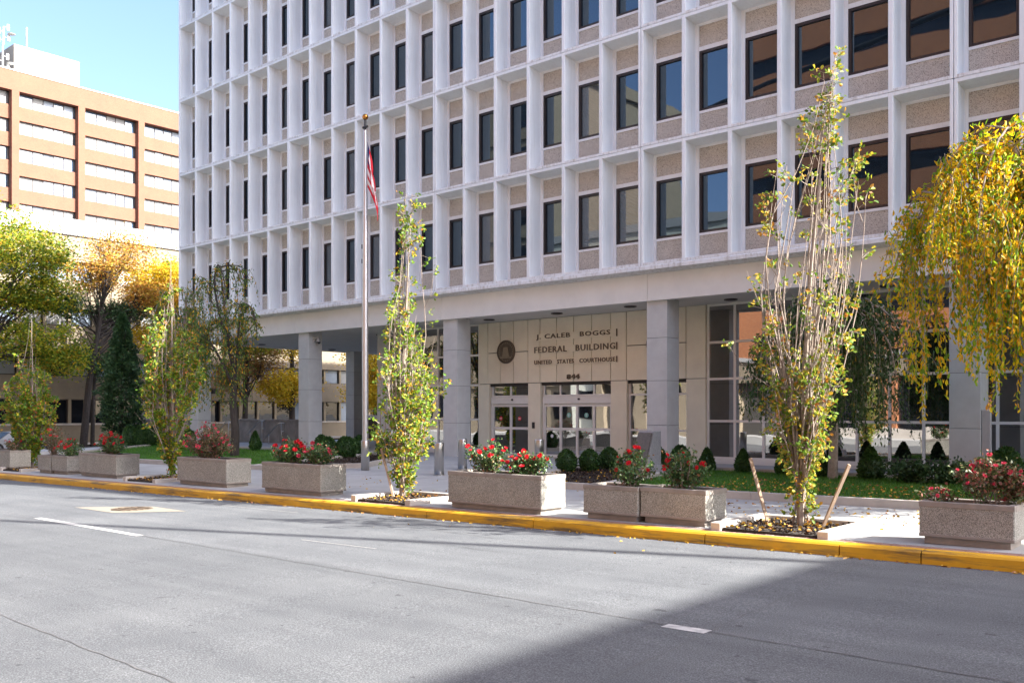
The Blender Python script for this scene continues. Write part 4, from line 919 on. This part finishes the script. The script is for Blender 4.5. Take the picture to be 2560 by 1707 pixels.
street_tree('street_tree', (-57.82, 37.81, -.35), 11.00, [(0, .2, 7.4, 1.6, 1.6, 1.2, .6), (.2, .6, 5.0, 1.6, 2.0, 1.2, 1), (0, -1.0, 4.0, 1.3, 1.4, .8, .8)], .2, 9500, 'street_leaf_brown', 'nearly bare rust brown tree seen under the canopy', 46, (.1, .2), (.1, .18), nb=22, start=.25)
street_tree('street_tree', (-57.38, 36.70, -.35), 9.90, [(0, 1.2, 6.3, 1.2, 1.9, .5, 1)], .1, 6500, 'street_leaf_green', 'green tree top seen just below the canopy soffit', 49, (.1, .2))
street_tree('street_tree', (-57.27, 41.48, -.35), 9.90, [(0, 0, 6.5, 1.4, 1.4, 1.2, .6), (0, -.2, 3.6, 1.6, 1.8, 1.0, 1)], .22, 10000, 'street_leaf_yellow', 'forked yellow leaved tree behind the canopy column', 47)
street_tree('street_tree', (-57.27, 49.48, -.35), 9.90, [(0, 0, 6.0, 2.2, 2.4, 1.6, 1), (0, .2, 3.4, 2.2, 2.6, 1.4, 1)], .2, 22000, 'street_leaf_yellow', 'full yellow tree behind the flagpole under the canopy', 48)

# boxwoods --------------------------------------------------------------
def box_mesh(prof, seed):
    rg = np.random.default_rng(seed); n = 1500; q = rg.random(n); a = rg.uniform(0, 6.28, n); zs, rs = zip(*prof)
    r = np.interp(q, zs, rs)*(1+.06*np.sin(a*6+q*9))*rg.uniform(.86, 1.02, n); P = np.stack([np.cos(a)*r, np.sin(a)*r, q], 1)
    D = np.stack([np.cos(a), np.sin(a), .5+0*a], 1)+rg.normal(size=(n, 3))*.6
    fol = leaf_mesh('foliage', P, D, rg.uniform(.06, .12, n), 'box_leaf', .6)
    core = MB().lathe([(max(.02, r_*.86), z_) for z_, r_ in prof], 14).mesh('core', 'hornbeam_leaf', True); return fol, core
BOX = {'round': box_mesh([(0, .20), (.08, .34), (.3, .44), (.55, .43), (.8, .30), (.94, .14), (1, .03)], 1), 'cone': box_mesh([(0, .22), (.1, .36), (.3, .40), (.55, .31), (.8, .17), (.95, .06), (1, .01)], 2)}
def boxwood(x, y, h, w, kind, lab, dz=.05):
    t = thing('boxwood', lab, 'boxwood', (x, y, sw(x, y)+dz), 'clipped boxwoods along the building'); s = (w/.95, w/.95, h*.92)
    for nm, me in zip(('foliage', 'core'), BOX[kind]): inst(nm, me, t, sc=s, rz=x*7)
la = 'clipped round boxwood in the mulch before the sliding doors'
for (x, y), la in zip(((-14.2, 18.5), (-13.75, 18.85), (-13.75, 19.7)), ('round boxwood of the door-side trio at the bare walkway edge', 'round boxwood in the middle of the door-side trio', 'round boxwood of the door-side trio standing closest to the monument')): boxwood(x, y, .60, .52, 'round', la)
boxwood(-12.75, 20.4, .62, .5, 'round', 'clipped boxwood between the monument and the column')
boxwood(-12.2, 20.6, .66, .52, 'round', 'clipped boxwood just behind the slim rose of the twin planters')
lb = 'small conical boxwood at the back of the right lawn'
for (x, y), lb in zip(((-11.45, 20.6), (-10.45, 20.55), (-9.4, 20.5), (-8.45, 20.4)), ('small conical boxwood at the entrance end of the lobby glass', 'small conical boxwood second along the lobby glass from the entrance', 'small conical boxwood screened by the bare-stemmed oak', 'small conical boxwood touching the dark weeping cherry trunk')): boxwood(x, y, .60, .46, 'cone', lb)
boxwood(-7.35, 20.35, .74, .60, 'cone', 'largest conical boxwood beside the dark weeping cherry')
boxwood(-4.75, 20.6, .8, .66, 'round', 'broad boxwood behind the square planter by the lobby column')
lc = 'round boxwood in the mulch bed left of the flagpole'
for (x, y), lc in zip(((-24.7, 19.3), (-24.2, 19.6), (-23.8, 19.4), (-24.4, 20.4)), ('round boxwood at the lawn side of the clump left of the flagpole', 'round boxwood in the middle of the clump left of the flagpole', 'round boxwood at the flagpole side of the clump in the mulch', 'round boxwood half hidden at the back of the clump left of the flagpole')): boxwood(x, y, .72, .6, 'round', lc)
ld = 'round boxwood close behind the flagpole sleeve'
for (x, y), ld in zip(((-23.3, 20.5), (-22.75, 20.75)), ('round boxwood just before the flagpole sleeve on the lawn side', 'round boxwood between the flagpole and the slender sunlit oak')): boxwood(x, y, .72, .52, 'round', ld)
boxwood(-30.5, 20.4, .78, .50, 'cone', 'conical boxwood alone at the back of the left lawn')
boxwood(-26.6, 20.5, .7, .55, 'round', 'round boxwood hidden behind the dark leaved rose')
le = 'boxwood in front of the pale retaining wall'
for (x, y), le in zip(((-39.0, 19.8), (-38.6, 20.1), (-38.2, 20.4)), ('boxwood before the pale retaining wall, nearest the dark columnar tree', 'middle boxwood of three before the pale retaining wall', 'boxwood before the pale retaining wall, nearest the shaded oak')): boxwood(x, y, .95, .65, 'round', le)
boxwood(-35.6, 20.6, .8, .6, 'round', 'boxwood at the foot of the courthouse corner column')
def shrub(x, y, w, h, lab, seed):
    rg = np.random.default_rng(seed); t = thing('leafy_shrub', lab, 'shrub', (x, y, sw(x, y)+.05)); n = 1500
    c = rg.normal(size=(14, 3))*np.array([w*.32, .16, 0]); c[:, 2] = rg.uniform(.1, h*.8, 14); P = c[rg.integers(14, size=n)]+rg.normal(size=(n, 3))*np.array([.09, .09, .08]); P[:, 2] = np.abs(P[:, 2])
    inst('foliage', leaf_mesh('foliage', P, rg.normal(size=(n, 3)), rg.uniform(.05, .1, n), 'hornbeam_leaf', .6), t)
    m = MB()
    for q in c: m.tube([(q[0]*.3, 0, 0), tuple(q*.6), tuple(q)], [.01, .007, .004], 4)
    m.build('stem', 'bark_dark', t)
shrub(-6.35, 19.9, .85, .42, 'low spreading dark green shrub under the yellow weeping cherry', 61)
shrub(-5.55, 20.0, .5, .42, 'small dark green shrub at the foot of the lobby column', 62)

# fallen leaves -----------------------------------------------------------
def litter(xr, yr, n, zf, lab, s=(.035, .07)):
    P = np.stack([RNG.uniform(*xr, n), RNG.uniform(*yr, n), np.zeros(n)], 1); P[:, 2] = [zf(a, b) for a, b in P[:, :2]]; D = RNG.normal(size=(n, 3)); D[:, 2] = RNG.normal(size=n)*.12
    tag(inst('fallen_leaves', leaf_mesh('fallen_leaves', P, D, RNG.uniform(*s, n), 'fallen_leaf', .6, .25, .05)), lab, 'leaves', kind='stuff')
litter((-8.5, 1), (12.6, 15.3), 420, lambda x, y: sw(x, y)+.008, 'yellow leaves scattered on the sunlit sidewalk')
litter((-9.5, 2), (15.6, 18.6), 950, lambda x, y: sw(x, y)+.11, 'yellow leaves lying on the lawn under the weeping cherry')
litter((-24, 3), (YK-.10, YK-.01), 240, lambda x, y: road_z(x)+.008, 'brown leaves gathered in the gutter')
litter((-20, -9), (13.2, 15.7), 120, lambda x, y: sw(x, y)+.008, 'few dry leaves on the shaded walk')
litter((-12, 1), (8.5, 11), 14, lambda x, y: road_z(x)+.008, 'few dry leaves on the road')
litter((-15, -11.2), (15.7, 20.5), 120, lambda x, y: sw(x, y)+.10, 'dry leaves on the dark mulch')

# ================================================================== FAR BUILDINGS
def beige_building():
    X = -62.0; t = thing('beige_building', 'long beige office building with ribbon windows and white metal parapet', 'building', (X, 10, -.95))
    P = lambda m, n, mat, par=None, loc=(0, 0, 0): m.build(n, mat, par or t, loc)
    Y0_, Y1_ = -2, 62
    P(MB().box(-24, -.8, Y0_, Y1_, 0, 14.2), 'core', 'core_dark')
    bands = [(0, 1.86), (3.50, 5.0), (6.15, 8.3), (9.45, 11.25), (12.55, 14.25)]
    for a, b in bands: P(MB().box(-.82, 0, Y0_, Y1_, a, b), 'spandrel', 'beige_wall')
    P(MB().box(-.9, .12, Y0_, Y1_, 14.25, 15.3), 'parapet', 'white_metal')
    rib = MB().box(.12, .16, -.03, .03, 14.28, 15.26).mesh('parapet_rib', 'white_metal')
    for k in range(130): inst('parapet_rib', rib, t, (0, Y0_+.25+k*.49, 0))
    P(MB().box(0, .08, Y0_, Y1_, 1.80, 1.92), 'sill', 'kerb_concrete')
    rr = random.Random(3); wins = [(bands[i][1], bands[i+1][0]) for i in range(4)]
    pw = {}
    for fl, (za, zb) in enumerate(wins):
        me_f = MB().box(-.30, -.22, .02, .09, za, zb).box(-.30, -.22, 1.36, 1.43, za, zb).box(-.30, -.23, .09, 1.36, zb-.07, zb).box(-.30, -.23, .09, 1.36, za, za+.06).mesh('window', 'bronze_frame')
        me_p = {m: MB().box(-.36, -.29, .05, 1.40, za+.02, zb-.02).mesh('pane', m) for m in ('far_glass_dark', 'blind_white', 'blind_grey')}
        me_pier = MB().box(-.8, -.12, 1.43, 1.62, za-.01, zb+.01).mesh('pier', 'beige_pier')
        for k in range(39):
            y = Y0_+.3+k*1.6
            if fl == 0 and k % 2: pass
            o = inst('window', me_f, t, (0, y, 0)); inst('pane', me_p[rr.choice(['far_glass_dark']*5+['blind_grey']) if fl == 0 else rr.choice(['blind_white', 'blind_white', 'blind_grey', 'far_glass_dark'])], o); inst('pier', me_pier, t, (0, y, 0))
    fl = thing('wall_floodlight', 'small dark floodlight fixed to the beige building wall', 'light fixture', (X+.01, 37.6, 3.25))
    MB().box(0, .12, -.08, .08, -.1, .1).build('bracket', 'black_metal', fl); MB().box(.1, .7, -.22, .22, -.2, .2, .04).build('housing', 'black_metal', fl)
beige_building()
def brick_tower():
    k_ = 1.4; X = -112.0; t = thing('brick_tower', 'tall orange brick office tower with ribbon windows', 'building', (X, 0, -.95))
    z = lambda zz: 1.7+(zz-1.7)*k_+.95; Y0_, PW, BW = 27.85, .80, 7.46
    roof = z(29.2); nb = 7
    MB().box(-30, -1.1, Y0_, Y0_+nb*BW+PW, 0, roof-.1).build('core', 'core_dark', t)
    fl = [(z(26.52-2.237*i), z(27.62-2.237*i)) for i in range(10)]
    tops = [roof]+[f[0] for f in fl]; bots = [f[1] for f in fl]+[0]
    for b in range(nb+1): MB().box(-1.1, .55, Y0_+b*BW, Y0_+b*BW+PW, 0, bots[0]+.003).build('pier', 'tower_brick', t)
    MB().box(-1.1, .55, Y0_, Y0_+nb*BW+PW, bots[0], roof).build('parapet_band', 'tower_brick', t)
    MB().box(-1.3, .62, Y0_-.05, Y0_+nb*BW+PW+.05, roof, roof+.12).build('coping', 'fascia_concrete', t)
    for b in range(nb):
        ya = Y0_+b*BW+PW; yb = Y0_+(b+1)*BW
        for i in range(10): MB().box(-1.08, 0, ya, yb, bots[i+1] if i < 9 else 0, tops[i+1]).build('spandrel', 'tower_brick', t)
    rr = random.Random(5); wL = BW-PW
    for i, (za, zb) in enumerate(fl):
        mf = MB(); nP = 6; ws = [0]+[wL*(.55+j)/(nP-.45+0) for j in range(nP-1)]+[wL]
        ws = [0]+[wL*.09+ (wL*.91)*j/5.2 for j in range(1, 6)]+[wL]
        ws = sorted(ws); nP = len(ws)-1
        for j in range(nP+1): mf.box(-.40, -.31, min(ws[j], wL-.09), min(ws[j]+.09, wL), za, zb)
        mf.box(-.39, -.32, 0, wL, zb-.10, zb-.001).box(-.39, -.32, 0, wL, za, za+.08)
        me = mf.mesh('window', 'bronze_frame')
        mp = {}
        for j in range(nP):
            for m_ in ('far_glass', 'blind_white', 'blind_grey'): mp[j, m_] = MB().box(-.46, -.37, ws[j], ws[j+1], za, zb).mesh('pane', m_)
        for b in range(nb):
            o = inst('window', me, t, (0, Y0_+b*BW+PW, 0))
            for j in range(nP):
                if b < 6 and i < 8 and len([1]) : inst('pane', mp[j, rr.choice(['far_glass', 'far_glass', 'blind_white', 'blind_white', 'blind_grey'])], o)
    # penthouse and roof gear
    ya, yb = 43.9, 51.4
    MB().box(-12, -1.8, ya, yb, roof, roof+3.9).build('penthouse', 'penthouse_cream', t)
    MB().box(-14, -2.2, 34, 41.7, roof, roof+3.4).build('penthouse', 'penthouse_cream', t)
    MB().box(-14, -3.2, 30, 39.5, roof+3.4, roof+5.2).build('penthouse', 'penthouse_cream', t)
    MB().box(-1.85, -1.75, 46.3, 48.3, roof+.3, roof+.5).build('louvre', 'bronze_frame', t)
    def antenna(y, zb, h, lab, x=-1.6, extra=True):
        a = thing('rooftop_antenna', lab, 'antenna', (X+x, y, zb-.95)); MB().tube([(0, 0, 0), (0, 0, h)], .11, 8).build('mast', 'white_metal', a)
        if extra:
            for q, (dy, dz_) in enumerate(((-.55, .5), (.55, .9), (-.5, 1.5), (.5, 2.1))): MB().box(-.1, .1, dy-.14, dy+.14, dz_-.35, dz_+.35).build('panel', 'white_metal', a); MB().tube([(0, 0, dz_), (0, dy, dz_)], .04, 6).build('arm', 'white_metal', a)
            MB().lathe([(.05, 0), (.42, .15), (.44, .2)], 16).build('dish', 'white_metal', a, (.2, .8, 1.2))
    antenna(42.6, roof, 3.3, 'white rooftop mast hung with panels and a dish'); antenna(45.6, roof+3.9, 2.6, 'plain white antenna standing on the tower penthouse', -2.6, False); antenna(43.2, roof+3.9, 2.0, 'small white antenna at the penthouse corner', -3, True)
brick_tower()
# buildings across the street: seen in the glass only
def opposite():
    Y = -6.5
    t = thing('brick_block', 'red brick office block across the street, mirrored in the courthouse glass', 'building', (0, Y, .2))
    MB().box(-26, 16, -20, -.5, 0, 26).build('core', 'core_dark', t)
    MB().box(-26, 16, -.5, 0, 0, .6).build('base', 'kerb_concrete', t)
    MB().box(-26, 16, -.5, 0, 3.7, 4.7).build('stone_band', 'beige_wall', t); MB().box(-26.05, 16.05, -.45, .12, 4.7, 4.95).build('cornice', 'white_metal', t)
    zz = 4.95
    for i in range(6):
        MB().box(-26, 16, -.5, 0, zz, zz+2.5).build('wall', 'street_brick', t); zz += 2.5
        if i < 5:
            for k in range(14): MB().box(-25.9+3*k, -25.9+3*k+2.8, -.45, -.25, zz, zz+1.0).build('window', 'far_glass_dark', t)
            zz += 1.0
    for k in range(7):
        x = -26+6*k; MB().box(x, x+1.4, -.5, 0, .6, 3.7).build('pier', 'street_brick', t); MB().box(x+1.4, x+6, -.45, -.3, .6, 3.7).build('shop_window', 'far_glass_dark', t)
    t = thing('brick_wing', 'low brick wing with white cornice across the street, mirrored in the lobby glass', 'building', (-26.1, Y+.5, .2))
    MB().box(-14, 0, -6, -.4, 0, 8.4).build('core', 'core_dark', t); MB().box(-14, 0, -.4, 0, 4.95, 8.4).build('wall', 'street_brick', t); MB().box(-14.05, .02, -.45, .12, 4.7, 4.95).build('cornice', 'white_metal', t); MB().box(-14, 0, -.4, 0, 3.4, 4.7).build('stone_band', 'beige_wall', t)
    for k in range(4): MB().box(-14+3.6*k, -14+3.6*k+.9, -.4, 0, 0, 3.4).build('pier', 'beige_wall', t)
    t = thing('pale_block', 'low pale office block across the street, mirrored in the courthouse glass', 'building', (-26.5, Y, .2))
    MB().box(-16, 0, -20, 0, 0, 13.3).build('wall', 'pale_wall', t); MB().box(-16.1, .1, -20.1, .15, 13.3, 13.8).build('cornice', 'white_metal', t)
    for r in range(3):
        for k in range(6): MB().box(-15.3+2.6*k, -15.3+2.6*k+1.3, -.1, .03, 1+3.6*r, 3+3.6*r).build('window', 'far_glass_dark', t)
    t = thing('ornate_tower', 'tall tan masonry tower across the street, mirrored in the courthouse glass', 'building', (-43, Y-1, .2))
    MB().box(-31, 0, -20, 0, 0, 27).build('wall', 'ornate_wall', t); MB().box(-31.4, .4, -20.4, .5, 27, 28).build('cornice', 'ornate_wall', t)
    for r in range(7):
        MB().box(-31.1, .1, -.1, .16, 3.55+3.6*r, 3.8+3.6*r).build('string_course', 'ornate_wall', t)
        for k in range(15): MB().box(-30.6+2.05*k, -30.6+2.05*k+1.15, -.1, .04, .9+3.6*r, 3.0+3.6*r).build('window', 'far_glass_dark', t)
    # neighbour beyond the side street, the one that shades the right of the road
    t = thing('corner_block', 'plain masonry corner block beyond the side street shading the road', 'building', (18.4, 12.0, .1))
    MB().box(0, 30, 0, 8.1, 0, 16.75).build('wall', 'ornate_wall', t); MB().box(-.02, 30.1, -.15, 8.12, 16.75, 16.85).build('coping', 'kerb_concrete', t)
    for r in range(4):
        for k in range(10): MB().box(1+2.9*k, 2.4+2.9*k, -.04, .1, 1+3.7*r, 3.2+3.7*r).build('window', 'far_glass_dark', t)
opposite()

def cable():
    a, b = Vector((-64, -7.4, 16.3)), Vector((18.5, 18.9, 16.3)); pts = [a+(b-a)*k/24-Vector((0, 0, .35*math.sin(math.pi*k/24))) for k in range(25)]
    o = MB().tube([p-a for p in pts], .11, 6).build('overhead_cable', 'cable_black', None, a, smooth=True); tag(o, 'thick black cable strung high across the street', 'cable')
cable()

def parked_car():
    t = thing('parked_car', 'small pale car with blue windscreen parked on the side street behind the roses', 'car', (-51.4, 19.9, -.42), rz=R(90))
    body = [(-1.75, .28), (-1.78, .55), (-1.6, .68), (-.95, .74), (-.45, 1.10), (.65, 1.13), (1.25, .80), (1.72, .72), (1.8, .5), (1.76, .26)]
    m = MB(); n = len(body); m.v = [(x, -.68 if z < .8 else -.56, z) for x, z in body]+[(x, .68 if z < .8 else .56, z) for x, z in body]
    m.f = [tuple(range(n-1, -1, -1)), tuple(range(n, 2*n))]+[(i, (i+1) % n, n+(i+1) % n, n+i) for i in range(n)]; m.mi = [0]*len(m.f)
    m.build('body', 'white_metal', t)
    MB().add([(-.93, -.57, .76), (-.93, .57, .76), (-.47, .50, 1.085), (-.47, -.50, 1.085)], [(0, 1, 2, 3)]).build('windscreen', 'far_glass', t, (-.012, 0, .012))
    for y in (-1, 1): MB().add([(-.80, y*.635, .80), (1.05, y*.635, .82), (.62, y*.575, 1.08), (-.42, y*.575, 1.06)], [(0, 1, 2, 3)]).build('side_window', 'far_glass_dark', t)
    for x in (-1.1, 1.12):
        for y in (-.62, .62):
            w_ = MB().lathe([(.06, -.09), (.27, -.09), (.28, 0), (.27, .09), (.06, .09)], 18, axis='y').build('wheel', 'rubber', t, (x, y, .27)); MB().lathe([(.02, -.1), (.15, -.1), (.16, .1), (.02, .1)], 12, axis='y').build('rim', 'steel', w_)
    for y in (-.5, .5): MB().box(-1.8, -1.74, y-.14, y+.14, .5, .6, .01).build('headlight', 'sticker_white', t)
parked_car()
